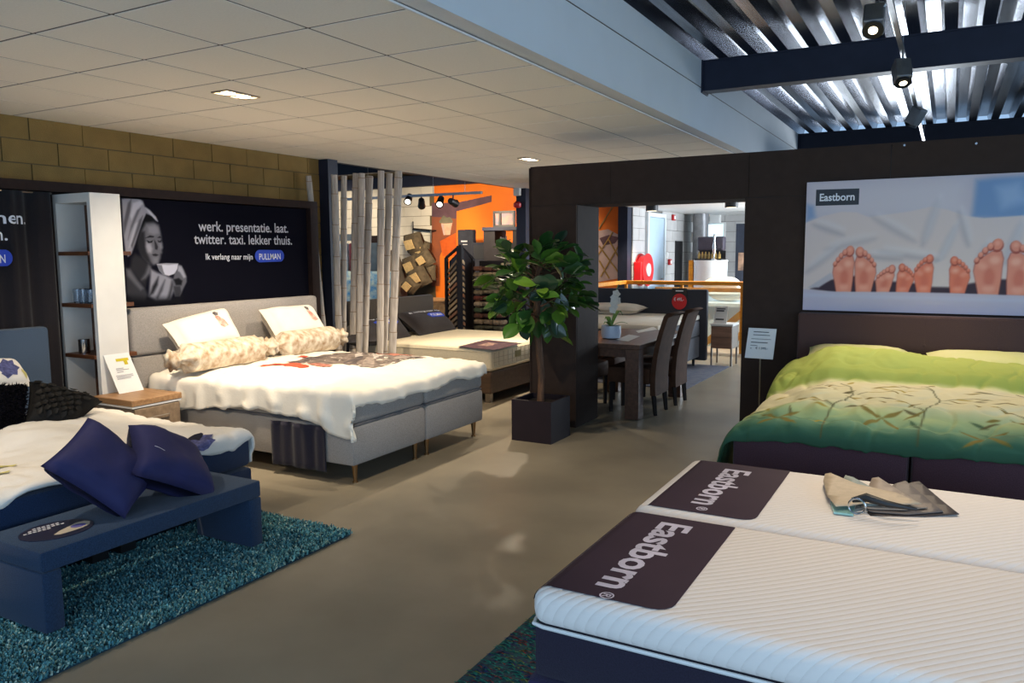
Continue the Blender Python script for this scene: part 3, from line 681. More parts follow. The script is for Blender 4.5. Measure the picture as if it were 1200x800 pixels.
for k in range(34):
    a = .1+.8*((k*0.618) % 1); bb_ = .1+.8*((k+.5)/34); r_ = .055
    MB().addbm(cut_poly(blob(a, bb_, r_, r_*1.1, 10, k), lambda u, v, a=a, bb_=bb_, k=k: pcf(min(.99,max(.01,u)), min(.99,max(.01,v)), .004+.16*math.hypot(u-a, v-bb_)+.0004*(k % 5)), .05)).build('petal', M_pet, pc_, smooth='all')

# ------------------------------------------------------------------ bench, cushions, card, rug
M_bench = fabric('bench_blue_weave', (34,54,80), .2, 190)
be = thing('bench', 'denim blue upholstered bench at the foot of the blue bed', 'bench', (-3.47, 2.39, 0))
MB().rbox(-3.69, -3.25, 1.79, 2.99, .30, .392, .012, 2).build('seat', M_bench, be, smooth=True)
for (y0, y1) in ((1.79, 1.875), (2.905, 2.99)): MB().rbox(-3.69, -3.25, y0, y1, .034, .2995, .01, 2).build('leg', M_bench, be, smooth=True)
M_navy = mat('navy_satin_cotton', (44,44,82), .75, var=.08, scale=5, bump=.12, bscale=30, spec=.2)
c1_, cf1 = cushion('cushion', 'large navy cushion standing on its corner, left one on the bench', 'cushion',
    ((-3.700,2.316,0.825), (-3.550,1.984,0.678), (-3.330,2.229,0.392), (-3.500,2.545,0.484)), .11, M_navy, 6, .07, .010)
c2_, cf2 = cushion('cushion', 'navy cushion tipped sideways, right one on the bench', 'cushion',
    ((-3.660,2.502,0.754), (-3.360,2.298,0.584), (-3.300,2.722,0.347), (-3.640,2.848,0.552)), .11, M_navy, 8, .07, .010)
decal(cf2, [(.12,.62),(.24,.68),(.24,.688),(.12,.628)], M_textw, 'care_tag', c2_)
oc = thing('display_card', 'oval navy card with a shoe-sole shape lying on the bench', 'card', (-3.5, 1.98, .393))
cx_, cy_ = (Vector((-3.483,1.861,0.395))+Vector((-3.419,2.118,0.395)))/2, None
e1 = (Vector((-3.438,2.135,0.395))-Vector((-3.485,1.837,0.395)))/2; cen = (Vector((-3.438,2.135,0.395))+Vector((-3.485,1.837,0.395)))/2
e2 = Vector((-e1.y, e1.x, 0)).normalized()*.125
MB().prism([cen+e1*math.cos(2*PI*k/28)+e2*math.sin(2*PI*k/28)+Vector((0,0,-.002)) for k in range(28)], (0,0,.003)).build('sheet', mat('card_navy', (24,24,52), .4), oc)
def oce(a, b, o=.0015): return cen+e1*a+e2*b+Vector((0,0,o))
sole = [(-.25,-.50),(-.12,-.62),(.2,-.60),(.55,-.52),(.82,-.34),(.95,-.02),(.86,.20),(.62,.22),(.35,.02),(.0,-.22)]
MB().add([oce(a, b) for a, b in sole], [tuple(range(len(sole)))]).build('sole_print', mat('sole_beige', (206,190,166), .6, var=.05), oc)
MB().add([oce(.55+.22*math.cos(2*PI*k/14), -.18+.2*math.sin(2*PI*k/14), .002) for k in range(14)], [tuple(range(14))]).build('mark_print', mat('lilac_print', (110,100,170), .6), oc)
for (a0_, a1_, b0) in ((-.80,-.1,.30),(-.62,.35,.48),(-.45,.3,.66)):
    x = a0_
    while x < a1_:
        MB().add([oce(x,b0), oce(x+.09,b0), oce(x+.09,b0+.09), oce(x,b0+.09)], [(0,1,2,3)]).build('text_mark', M_textw, oc); x += .13

ru = thing('shag_rug', 'teal shaggy rug under the blue bench', 'rug', (-3.7, 2, 0))
MB().box(-4.5, -2.965, .6, 3.385, .001, .014).build('backing', mat('rug_back', (22,56,70), .95), ru)
M_sh = [mat('shag_%d' % i, c, .85, var=.25, scale=30, spec=.15) for i, c in enumerate(((104,160,164),(72,128,140),(172,200,188),(46,92,108)))]
b = MB(); rnd = random.Random(5); mi = []
for k in range(75000):
    x = rnd.uniform(-4.4, -2.955); y = rnd.uniform(.9, 3.395)
    if x < -3.9 and y > 1.9: continue
    h = rnd.uniform(.010,.022); a = rnd.uniform(0, 2*PI); l = rnd.uniform(.005,.022); w_ = rnd.uniform(.003,.006)
    dx, dy = math.cos(a), math.sin(a); px, py = -dy*w_, dx*w_
    b.add([(x-px,y-py,.012),(x+px,y+py,.012),(x+px*.7+dx*l,y+py*.7+dy*l,.012+h),(x-px*.7+dx*l,y-py*.7+dy*l,.012+h)], [(0,1,2,3)]); mi.append(rnd.choice((0,0,0,1,1,2,3)))
o = b.build('shag_pile', M_sh, ru); o['kind'] = 'stuff'
for p, m_ in zip(o.data.polygons, mi): p.material_index = m_

# ------------------------------------------------------------------ bamboo poles
M_bam = mat('grey_bamboo', (190,180,168), .6, rgb2=(150,140,130), scale=7, stretch=(9,9,.7))
M_bamn = mat('bamboo_node', (146,126,106), .7)
poles = [((392,205),(399,405),.033),((402.5,206),(401.5,405),.03),((417,203),(415,405),.034),((433,205),(428,405),.036),((424,203),(424,405),.032),((446.5,200),(446,405),.034),((455.5,203),(450.5,405),.034),((467,201),(460.5,405),.038)]
TOPS = [(-5.984,6.740,2.490),(-5.983,6.900,2.494),(-5.726,6.800,2.499),(-5.619,6.900,2.474),(-5.576,6.720,2.485),(-5.331,6.740,2.500),(-5.343,6.900,2.487),(-5.116,6.760,2.489)]
BOTS = [(-5.988,6.740,0.594),(-6.066,6.900,0.573),(-5.841,6.800,0.595),(-5.752,6.900,0.589),(-5.680,6.720,0.612),(-5.403,6.740,0.624),(-5.471,6.900,0.604),(-5.250,6.760,0.630)]
RAD = (.037,.034,.037,.039,.035,.037,.037,.041)
bl = ['leftmost tall bamboo pole beside the dark column','bamboo pole second from the dark column','thick bamboo pole third from the dark column','bamboo pole fifth from the dark column','bamboo pole fourth from the dark column',
      'bamboo pole sixth from the dark column','leaning bamboo pole just left of the rightmost one','rightmost and tallest bamboo pole of the row']
def bamboo(t, b_, r_, label, seed):
    t = Vector(t); b_ = Vector(b_); d = (t-b_)/(t.z-b_.z); z0 = .155; bot = b_+d*(z0-b_.z)
    o = thing('bamboo_pole', label, 'pole', tuple(bot), group='bamboo poles of the room divider')
    rnd = random.Random(seed); pts = []; rs = []; z = z0; nodes = []
    while z < t.z:
        p = bot+d*(z-z0); pts += [p, p+d*.006]; rs += [r_*1.07, r_*.97]; nodes.append(p); z += rnd.uniform(.28,.42)
    pts.append(t); rs.append(r_*.94)
    MB().tube(pts, rs, 12).build('culm', M_bam, o, smooth=True)
    for p in nodes[1:]: MB().tube([p-d*.004, p+d*.004], r_*1.075, 12).build('node_ring', M_bamn, o, smooth=True)
for k in range(8): bamboo(TOPS[k], BOTS[k], RAD[k], bl[k], k)
pl = thing('pole_planter', 'low dark trough holding the bamboo poles behind the grey bed', 'planter', (-5.6, 6.82, 0))
MB().box(-6.12, -5.0, 6.62, 6.98, 0, .15).build('trough', M_black, pl); MB().box(-6.10, -5.02, 6.64, 6.96, .150, .154).build('gravel', mat('gravel', (90,86,80), .9, var=.4, scale=60), pl)
t_ = Vector((-6.210,6.580,2.480)); b_ = Vector((-6.170,6.691,0.785))
bamboo(tuple(t_), tuple(b_), .032, 'single bamboo pole leaning on the ochre wall beside the panel frame', 20)

# ------------------------------------------------------------------ third bed: cream mattress
M_taupef = fabric('dark_taupe_weave', (74,66,58), .15, 200)
M_basew = wood('brown_base', (92,70,52), (70,52,38), (1,8,8))
M_mcream = mat('cream_ticking', (226,214,186), .85, var=.03, scale=40, bump=.2, bscale=60)
tb = thing('boxspring_bed', 'bed with bare cream mattress on brown base behind the bamboo', 'bed', (-5.2, 8.0, 0))
MB().rbox(-6.34, -6.24, 7.2, 8.99, .1, 1.06, .03, 2).build('headboard', M_taupef, tb, smooth=True)
MB().rbox(-6.23, -4.28, 7.21, 8.95, .10, .34, .012, 1).build('box_base', M_basew, tb)
ms = MB().rbox(-6.23, -4.27, 7.2, 8.96, .345, .60, .045, 3).build('mattress', M_mcream, tb, smooth=True)
for zz in (.385, .56):
    MB().tube([(-6.2,7.197,zz),(-4.32,7.197,zz),(-4.275,7.22,zz),(-4.267,7.25,zz),(-4.267,8.9,zz)], .008, 6).build('piping', M_mcream, ms, smooth=True)
for k in range(17): MB().box(-4.272, -4.2665, 7.27+k*.1, 7.275+k*.1, .40, .55).build('quilt_line', mat('ticking_line', (196,182,150), .9), ms)
for zz in (.44, .49): MB().box(-4.272, -4.2665, 7.25, 8.9, zz, zz+.005).build('quilt_line', MATS['ticking_line'], ms)
MB().box(-4.271, -4.263, 7.74, 7.87, .45, .52).build('maker_label', mat('olive_label', (136,122,56), .6), ms)
for (x, y) in ((-4.34,7.27),(-4.34,8.9),(-6.1,7.27),(-6.1,8.9)): MB().box(x-.03, x+.03, y-.03, y+.03, 0, .1).build('leg', M_brushed, tb)
M_dpil = fabric('dark_brown_cushion', (42,36,36), .12, 160)
for k, (cs, lab) in enumerate(((((-6.100,6.969,0.763), (-5.750,6.590,0.651), (-5.800,7.919,0.553), (-6.120,8.000,0.825)), 'dark brown pillow with blue badge behind the bamboo poles'),
                               (((-6.120,7.931,0.863), (-5.750,7.960,0.605), (-5.800,8.875,0.598), (-6.150,8.965,0.836)), 'dark brown pillow with blue badge beside the carpet rack'))):
    o, f_ = cushion('pillow', lab, 'pillow', cs, .10, M_dpil, 20+k, .05, group='dark brown pillows on the cream mattress')
    bd = [(.42,.42),(.50,.34),(.82,.34),(.88,.42),(.82,.55),(.50,.55)]
    decal(f_, bd, M_blueprint, 'badge', o)
    vs, fs = text_bm('PULLMAN', .01); x0 = min(v.x for v in vs); x1 = max(v.x for v in vs)
    MB().add([f_(.50+.30*(v.x-x0)/(x1-x0), .50-.11*v.y/.7, .006) for v in vs], fs).build('lettering', M_textw, o)
    vs, fs = text_bm('Ik verlang naar mijn', .01); x0 = min(v.x for v in vs); x1 = max(v.x for v in vs)
    MB().add([f_(.12+.72*(v.x-x0)/(x1-x0), .27-.07*v.y/.7, .006) for v in vs], fs).build('lettering', M_textw, o)
br = thing('brochure', 'dark printed brochure lying on the cream mattress', 'brochure', (-4.6, 7.8, .602))
q = [Vector(p) for p in ((-4.684,7.197,0.603),(-4.766,7.916,0.603),(-4.205,7.792,0.603),(-4.165,7.109,0.603))]
MB().prism([p-Vector((0,0,.002)) for p in q], (0,0,.003)).build('sheet', mat('brochure_dark', (44,34,48), .4, rgb2=(96,72,80), scale=18), br)
MB().add([q[0]+(q[1]-q[0])*a+(q[3]-q[0])*b_+Vector((0,0,.0016)) for a, b_ in ((.3,.3),(.7,.3),(.7,.6),(.3,.6))], [(0,1,2,3)]).build('picture_print', mat('brochure_pic', (150,120,110), .5, var=.4, scale=30), br)

# ------------------------------------------------------------------ plant
M_soil = mat('soil', (40,30,24), .95, var=.3, scale=40)
M_pot = mat('dark_pot', (38,29,33), .6, var=.06, spec=.2)
M_trunk = mat('trunk_bark', (110,78,54), .85, rgb2=(76,52,36), scale=12, stretch=(6,6,1), bump=.4, bscale=40)
ptn = thing('potted_tree', 'leafy rubber tree in a square dark pot by the portal', 'potted plant', (-3.08, 6.05, 0))
x0, x1, y0, y1 = -3.272, -2.89, 5.86, 6.242
b = MB().box(x0,x1,y0,y0+.02,0,.362).box(x0,x1,y1-.02,y1,0,.362).box(x0,x0+.02,y0+.02,y1-.02,0,.362).box(x1-.02,x1,y0+.02,y1-.02,0,.362).box(x0+.02,x1-.02,y0+.02,y1-.02,0,.02)
b.build('pot', M_pot, ptn)
MB().box(x0+.021, x1-.021, y0+.021, y1-.021, .25, .315).build('soil', M_soil, ptn)
TX, TY = -3.09, 6.06
tr = [(TX,TY,.30),(TX+.01,TY,.55),(TX-.02,TY+.01,.80),(TX-.035,TY,.98),(TX-.03,TY-.005,1.15),(TX-.03,TY,1.35),(TX-.02,TY,1.55)]
MB().tube(tr, [.032,.029,.03,.034,.03,.024,.012], 10).build('trunk', M_trunk, ptn, smooth=True)
def leaf_mesh(name, m, L_=.175, W=.115):
    b = MB(); n = 8; rows = []
    for i in range(n+1):
        a = i/n; w_ = W/2*math.sin(PI*a**1.15)**.75 if 0 < a < 1 else .001
        x = L_*a; z = -.22*L_*a*a
        rows.append([(x, -w_, z+.18*w_), (x, -w_*.5, z+.02*w_), (x, 0, z-.10*w_), (x, w_*.5, z+.02*w_), (x, w_, z+.18*w_)])
    for r_ in rows: b.v += r_
    for i in range(n):
        for j in range(4): b.f.append((i*5+j, (i+1)*5+j, (i+1)*5+j+1, i*5+j+1))
    b.tube([(-.03,0,.004),(0,0,0)], .003, 5)
    o = b.build(name, m, ptn, smooth='all', local=True); return o
M_lf = [mat('leaf_%d' % i, c, .3, var=.12, scale=9, spec=.5) for i, c in enumerate(((58,98,32),(44,78,34),(88,122,38),(36,62,42)))]
protos = [leaf_mesh('leaf', M_lf[i]) for i in range(4)]
rnd = random.Random(11); cen = Vector((TX-.02, TY-.02, 1.30)); org = Vector((-3.08, 6.05, 0))
branches = []
for k in range(22):
    z = 2*((k+.5)/22)-1; th = k*2.399; r_ = math.sqrt(1-z*z)
    d = Vector((r_*math.cos(th)*.34, r_*math.sin(th)*.32, z*.30+.03)); branches.append(cen+d)
for p in branches:
    s_ = Vector((TX-.03, TY, max(1.05, min(1.5, p.z-.12)))); md = (s_+p)/2+Vector((0,0,.03))
    MB().tube([s_, md, p], [.009,.006,.004], 6).build('branch', M_trunk, ptn, smooth=True)
nl = 0
for bi, p in enumerate(branches):
    for k in range(12):
        az = rnd.uniform(0, 2*PI); out = (p-cen).normalized()
        d = (Vector((math.cos(az), math.sin(az), rnd.uniform(-.6, .5)))*.9+out*.9).normalized()
        base = p+Vector((rnd.gauss(0,.05), rnd.gauss(0,.05), rnd.gauss(0,.05)))
        side = d.cross(Vector((0,0,1))).normalized(); n_ = side.cross(d).normalized(); roll = rnd.gauss(0,.5)
        side2 = side*math.cos(roll)+n_*math.sin(roll); n2 = d.cross(-side2).normalized(); sc = rnd.uniform(.75,1.2)
        Mx = Matrix(((d.x,-side2.x,n2.x,0),(d.y,-side2.y,n2.y,0),(d.z,-side2.z,n2.z,0),(0,0,0,1)))@Matrix.Scale(sc,4)
        tip = base+d*.2*sc
        if max(tip.y, base.y) > 6.50: continue
        pr = protos[rnd.choice((0,0,1,1,2,3))]
        if nl < 4: o = protos[nl]
        else: o = bpy.data.objects.new('leaf', pr.data); C.objects.link(o); o.parent = ptn
        Mx.translation = base-org; o.matrix_local = Mx; nl += 1

# ------------------------------------------------------------------ rear hall furnishings
mu = thing('wall_mural', 'large orange photo mural with a flowerpot on the rear wall', 'mural', (-7.2, 13.44, .3))
MB().box((-9.274,13.430,1.571)[0], -5.16, 13.43, 13.449, .3, 3.05).build('sheet', M_orange, mu)
YP = ('y', 13.43)
M_mb = mat('mural_brown', (112,62,44), .7, rgb2=(150,80,40), scale=2); M_mpk = mat('mural_pot', (214,168,140), .7); M_mpl = mat('mural_leaf', (110,104,84), .8)
M_msky = mat('mural_plum', (96,66,74), .7, var=.2, scale=3); M_mor = mat('mural_deep_orange', (196,84,14), .7); M_mlil = mat('mural_lilac', (176,150,146), .7, rgb2=(196,168,158), scale=5); M_mln = mat('mural_gold_line', (172,134,72), .6)
ms_ = [('plum_print', M_msky, [(-9.335,2.657),(-8.732,2.635),(-8.738,2.317),(-9.341,2.377)]), ('brown_print', M_mb, [(-9.341,2.377),(-8.738,2.317),(-8.743,1.997),(-8.940,1.958),(-9.157,1.571),(-9.170,0.958),(-9.373,0.955)]),
 ('brown_print', M_mor, [(-9.151,1.875),(-8.743,2.040),(-8.751,1.569),(-9.089,1.570)]), ('pot_print', M_mpk, [(-9.112,2.254),(-8.831,2.264),(-8.898,2.000),(-9.054,1.994)]), ('pot_print', M_mlil, [(-9.113,2.220),(-9.050,2.218),(-9.023,2.002),(-9.054,1.994)]),
 ('leaf_print', M_mpl, [(-9.175,2.264),(-9.110,2.327),(-9.046,2.407),(-8.969,2.336),(-8.891,2.368),(-8.821,2.272),(-8.832,2.230),(-9.112,2.228)]), ('plum_print', M_msky, [(-8.732,2.635),(-7.909,2.749),(-7.910,2.626),(-8.330,2.537),(-8.735,2.466)]),
 ('stone_print', M_mlil, [(-5.660,2.012),(-5.461,2.043),(-5.219,1.918),(-5.212,1.157),(-5.655,1.082)]), ('stone_print', M_msky, [(-5.629,1.883),(-5.442,1.939),(-5.237,1.890),(-5.328,1.781),(-5.553,1.749)])]
for k, (n_, m_, pts) in enumerate(ms_): print_poly(n_, pts, m_, mu, YP, .001+.0006*k, 1 if n_ == 'leaf_print' else 0)
for (a, b_) in (((-5.633,13.420,1.743),(-5.213,13.420,1.216)),((-5.218,13.420,1.799),(-5.596,13.420,1.182)),((-5.450,13.420,1.864),(-5.215,13.420,1.478)),((-5.631,13.420,1.478),(-5.428,13.420,1.152)),((-5.368,13.420,1.985),(-5.666,13.420,1.556)),((-5.355,13.420,2.473),(-5.635,13.420,2.052))):
    MB().tube([(a[0],13.42,a[2]),(b_[0],13.42,b_[2])], .016, 5).build('gold_line', M_mln, mu)

# felt sample bags on a wall hanger
hg = thing('wall_hanger', 'thin metal hanger rail on the pale rear wall', 'hanger', ((-9.419,13.200,2.091)[0], 13.2, 1.2))
a, b_ = Vector((-9.690,13.250,2.132)), Vector((-9.243,13.250,2.089))
MB().tube([a, b_], .02, 6).build('rail', M_black, hg); MB().tube([a+Vector((0,0,.15)), Vector((-9.704,13.250,1.574))], .015, 6).build('upright', M_black, hg); MB().tube([b_, Vector((-9.255,13.250,1.572))], .015, 6).build('upright', M_black, hg)
MB().tube([a, a+Vector((0,.2,0))], .015, 6).build('bracket', M_black, hg); MB().tube([b_, b_+Vector((0,.2,0))], .015, 6).build('bracket', M_black, hg)
M_tan = mat('tan_felt', (186,160,112), .9, var=.1, scale=20); M_olive = mat('dark_felt', (84,73,56), .95, var=.2, scale=12)
bags = [((486,285),15,'topmost'),((498,292),14,'upper right'),((497,304),13,'right-hand'),((485,312),15,'middle left'),((492,322),15,'lower middle'),((484,330),12,'lowest left'),((502,316),12,'lower right')]
BP = [(-9.399,12.900,1.830),(-9.278,13.020,1.727),(-9.100,12.850,1.524),(-9.446,12.920,1.387),(-9.218,12.800,1.169),(-9.358,12.700,1.018),(-9.129,13.000,1.267)]
for k, p in enumerate(BP):
    p = Vector(p); s_ = .19 if k in (0,3,4) else .15; an = (.2,-.3,.5,.35,.45,.8,-.2)[k]
    o = thing('felt_bag', '%s tan felt sample bag in the cluster on the pale wall' % bags[k][2], 'bag', (p.x, p.y, p.z-s_), group='felt bags on the rear wall')
    ux = Vector((math.cos(an), -.15, math.sin(an)*.8)).normalized(); uz = Vector((-math.sin(an), -.25, math.cos(an))).normalized()
    cs = [p-ux*s_*1.2+uz*s_*1.1, p-ux*s_*1.2-uz*s_*1.1, p+ux*s_*1.2-uz*s_*1.1, p+ux*s_*1.2+uz*s_*1.1]
    bb2, f_, nn = pillow4(*cs, .14, 8, .02, .01, k); q_ = bb2.build('body', M_olive, o, smooth='all'); weld(q_)
    c4 = [f_(.26,.26,.01), f_(.26,.72,.01), f_(.74,.72,.01), f_(.74,.26,.01)]
    b4 = [c+Vector((0,-.05,0)) for c in c4]
    MB().prism(b4, (0,.03,0)).build('flap', M_tan, o)
# bedding stack behind the third headboard, blue patterned cloth and garments on a stand
M_ston = mat('stone_top', (196,160,112), .8, rgb2=(150,112,78), scale=14)
MB().rbox(-9.5, -7.3, 10.9, 12.6, .45, .78, .06, 2).build('display_bed', M_ston, smooth=True, label='low display bed with tan blanket behind the taupe headboard', cat='bed')
for k, (c, z) in enumerate((((80,96,112),.10),((150,40,44),.22),((190,180,168),.32))):
    MB().rbox(-8.6, -7.25, 10.4, 10.85, z, z+.095, .03, 2).build('folded_blanket', mat('blanket_%d' % k, c, .9), label=['grey-blue folded blanket at the bottom of the stack','red folded blanket in the middle of the stack','pale folded blanket on top of the stack'][k], cat='blanket', group='blankets stacked behind the taupe headboard')
M_blfl = mat('blue_floral', (60,140,196), .85, rgb2=(206,222,206), scale=13, detail=6)
MB().grid(lambda a, b_: (-8.9+1.25*a, 9.9+.05*math.sin(a*16), .02+1.33*b_), 40, 6).build('floral_curtain', M_blfl, smooth='all', solid=.02, label='blue floral cloth hanging behind the bamboo poles', cat='cloth')
gs = thing('clothes_stand', 'dark stand with pale and maroon garments behind the bamboo', 'clothes rack', (-8.7, 10.1, 0))
MB().box(-9.05, -8.98, 10.05, 10.12, 0, 2.0).build('post', M_steel, gs); MB().box((-8.211,10.050,1.589)[0], (-8.036,10.050,1.588)[0], 10.05, 10.12, 0, (-8.095,10.050,1.915)[2]).build('post', M_frame, gs)
MB().box(-8.98, (-8.228,10.050,1.589)[0], 10.07, 10.10, 1.84, 1.95).build('board', mat('slate_board', (84,98,110), .7), gs)
for k, (x, c) in enumerate(((-8.82,(178,196,210)),(-8.62,(92,34,50)),(-8.42,(120,140,152)),(-8.2,(84,100,112)))):
    MB().rbox(x, x+.17, 10.0, 10.06, 1.33, 1.80, .02, 2).build('garment', mat('garment_%d' % k, c, .9), gs, smooth=True)
hw = thing('rolled_rug', 'rolled grey rug standing by the pale wall', 'rug', ((-9.929,12.900,1.230)[0], 12.9, 0))
MB().lathe([(.30,0),(.33,.8),(.30,1.25),(.18,1.6),(.06,1.7)], ((-10.017,12.900,1.229)[0], 12.9, 0), 16).build('roll', mat('grey_felt', (92,84,76), .95, var=.2, scale=6), hw, smooth='all')
MB().box((-10.382,12.900,1.579)[0], (-10.204,12.900,1.578)[0], 12.55, 12.58, 1.2, 1.75).build('tag', M_paper, hw)

# carpet sample racks
M_rk = mat('rack_black', (30,27,30), .6, spec=.2)
M_smp = [mat('sample_%d' % i, c, .9, var=.15, scale=20) for i, c in enumerate(((168,140,100),(136,110,78),(186,160,124),(116,98,76),(156,104,70)))]
def rack(label, px0, px1, y, n, lean):
    pass
R0, R1, R2 = (-7.304,10.900,1.579), (-6.711,10.400,1.713), (-6.788,10.900,1.577)
ra = thing('carpet_rack', 'black folding rack of angled carpet samples in the rear hall', 'rack', (R1[0], 10.6, 0))
zt = {0: (-7.305,10.900,1.551)[2], 1: (-6.726,10.400,1.739)[2], 2: (-6.789,10.900,1.536)[2]}
for k, (R, y) in enumerate(((R0,10.9),(R1,10.4),(R2,10.9))): MB().box(R[0]-.022*(2 if k == 1 else 1), R[0]+.022*(2 if k == 1 else 1), y-.03, y+.03, 0, zt[k]).build('post', M_rk, ra)
for s_, (A_, ya, B_, yb, za, zb) in enumerate(((R0,10.9,R1,10.4,zt[0],zt[1]),(R2,10.9,R1,10.4,zt[2],zt[1]))):
    MB().tube([(A_[0],ya,za),(B_[0],yb,zb)], .025, 6).build('top_bar', M_rk, ra)
    sg = 1 if s_ == 0 else -1
    MB().prism([(A_[0]+sg*.03,ya+.04,.1),(B_[0]-sg*.03,yb+.05,.1),(B_[0]-sg*.03,yb+.05,zb-.06),(A_[0]+sg*.03,ya+.04,za-.06)], (0,.02,0)).build('back_panel', M_rk, ra)
    for k in range(13):
        z0 = .25+k*.088
        a = Vector((A_[0]+sg*.05, ya-.01, z0)); b_ = Vector((B_[0]-sg*.06, yb+.0, z0+.17))
        MB().prism([a, b_, b_+Vector((0,0,.045)), a+Vector((0,0,.045))], (0,-.03,.0)).build('carpet_sample', M_smp[(k*3+s_) % 5], ra)
rb = thing('fabric_rack', 'rack stacked with rolled fabric swatches beside the rubber tree', 'rack', (-6.5, 10.8, 0))
xa, xb = (-6.694,10.800,1.577)[0], (-6.156,10.800,1.575)[0]
MB().box(xa, xb, 10.95, 11.0, 0, 1.5).build('back_panel', M_rk, rb)
for k in range(13):
    z0 = .2+k*.095; c = ((120,106,84),(92,84,62),(80,76,58),(140,120,96),(96,60,46),(70,84,60),(150,132,110),(110,52,40))[k % 8]
    for q_ in range(3):
        w3 = (xb-xa)/3
        MB().rbox(xa+q_*w3+.01, xa+(q_+1)*w3-.01, 10.72+.02*(q_ % 2), 10.945, z0+.01*((q_*k) % 3), z0+.075, .02, 1).build('swatch_bundle', mat('swatch_%d' % (k % 8), c, .9, var=.35, scale=14), rb)
# display cabinets near orange wall
for (x0_, x1_, y, zt_, zb_, lab) in (((-8.052,12.400,2.047)[0], (-7.716,12.400,2.040)[0], 12.4, (-7.883,12.400,2.059)[2], .0, 'narrow dark display panel with small white lettering'),
                              ((-7.594,12.200,1.819)[0], (-7.341,12.200,1.815)[0], 12.2, (-7.485,12.200,1.817)[2], 0, 'short dark cabinet behind the carpet rack')):
    o = thing('display_stand', lab, 'display', ((x0_+x1_)/2, y, 0))
    MB().rbox(x0_, x1_, y, y+.12, zb_, zt_, .01, 1).build('panel', mat('panel_slate', (34,36,44), .7, spec=.15), o)
    if lab.startswith('narrow'): MB().box(x0_+.08, x1_-.12, y-.004, y-.001, zt_-.225, zt_-.20).build('text_line', M_txtgrey, o); MB().box(x1_-.22, x1_-.12, y-.004, y-.001, zt_-.28, zt_-.265).build('text_line', M_txtgrey, o)
    else: MB().box(x0_+.02, x1_-.02, y-.006, y-.001, zt_-.3, zt_-.05).build('shelf_front', M_black, o)
db = thing('display_cabinet', 'dark open display cabinet with letters and a framed picture spot', 'cabinet', (-7.2, 12.0, 0))
cx0, cx1 = (-7.242,12.000,1.572)[0], (-6.450,12.000,1.569)[0]; zz1 = (-6.922,12.000,2.016)[2]
MB().box(cx0, (-7.013,12.000,1.571)[0], 12.0, 12.4, 0, zz1).build('side_panel', M_rk, db); MB().box((-6.652,12.000,1.569)[0], cx1, 12.0, 12.4, 0, zz1-.0).build('side_panel', M_rk, db)
MB().box(cx0, cx1, 11.95, 12.4, zz1, zz1+.06).build('top_shelf', M_steel, db)
MB().box((-7.013,12.000,1.571)[0], (-6.652,12.000,1.569)[0], 12.0, 12.4, 0, (-6.838,12.000,1.793)[2]).build('lower_body', M_rk, db)
lettering('lettering', 'rk', (-6.901,11.990,1.823), (-6.662,11.990,1.761), UZ, M_ink, db, capz=.13)
fr = thing('picture_frame', 'black framed two-part picture standing on the display cabinet', 'picture', ((-6.892,12.100,2.166)[0], 12.1, zz1+.061))
fx0, fx1, fz = (-7.099,12.100,2.321)[0], (-6.668,12.100,2.308)[0], (-6.890,12.100,2.359)[2]
M_art = mat('art_print', (196,120,96), .6, rgb2=(60,90,110), scale=7)
MB().box(fx0, fx1, 12.12, 12.14, zz1+.061, fz).build('picture', M_art, fr)
for (u0, u1) in ((0,.07),(.27,.36),(.93,1)): MB().box(fx0+(fx1-fx0)*u0, fx0+(fx1-fx0)*u1, 12.09, 12.12, zz1+.061, fz).build('frame_bar', M_black, fr)
for (z0, z1) in ((zz1+.061, zz1+.10),(fz-.04, fz)): MB().box(fx0, fx1, 12.088, 12.119, z0, z1).build('frame_bar', M_black, fr)
cl = thing('steel_column', 'dark blue column with red alarm and white sensor near the portal', 'column', ((-6.295,11.600,2.276)[0], 11.6, 0))
MB().box((-6.360,11.600,2.278)[0], (-6.183,11.600,2.273)[0], 11.6, 11.8, 0, 2.685).build('shaft', M_steel, cl)
p = (-6.300,11.580,2.416); MB().lathe([(.05,0),(.065,.02),(.065,.07),(.035,.1)], (p[0], 11.53, p[2]-.05), 12).build('alarm', mat('red_plastic', (176,22,28), .4), cl, smooth=True)
p = (-6.314,11.580,2.653); MB().rbox(p[0]-.06, p[0]+.06, 11.52, 11.598, p[2]-.09, p[2]+.09, .015, 2).build('sensor', M_white, cl)

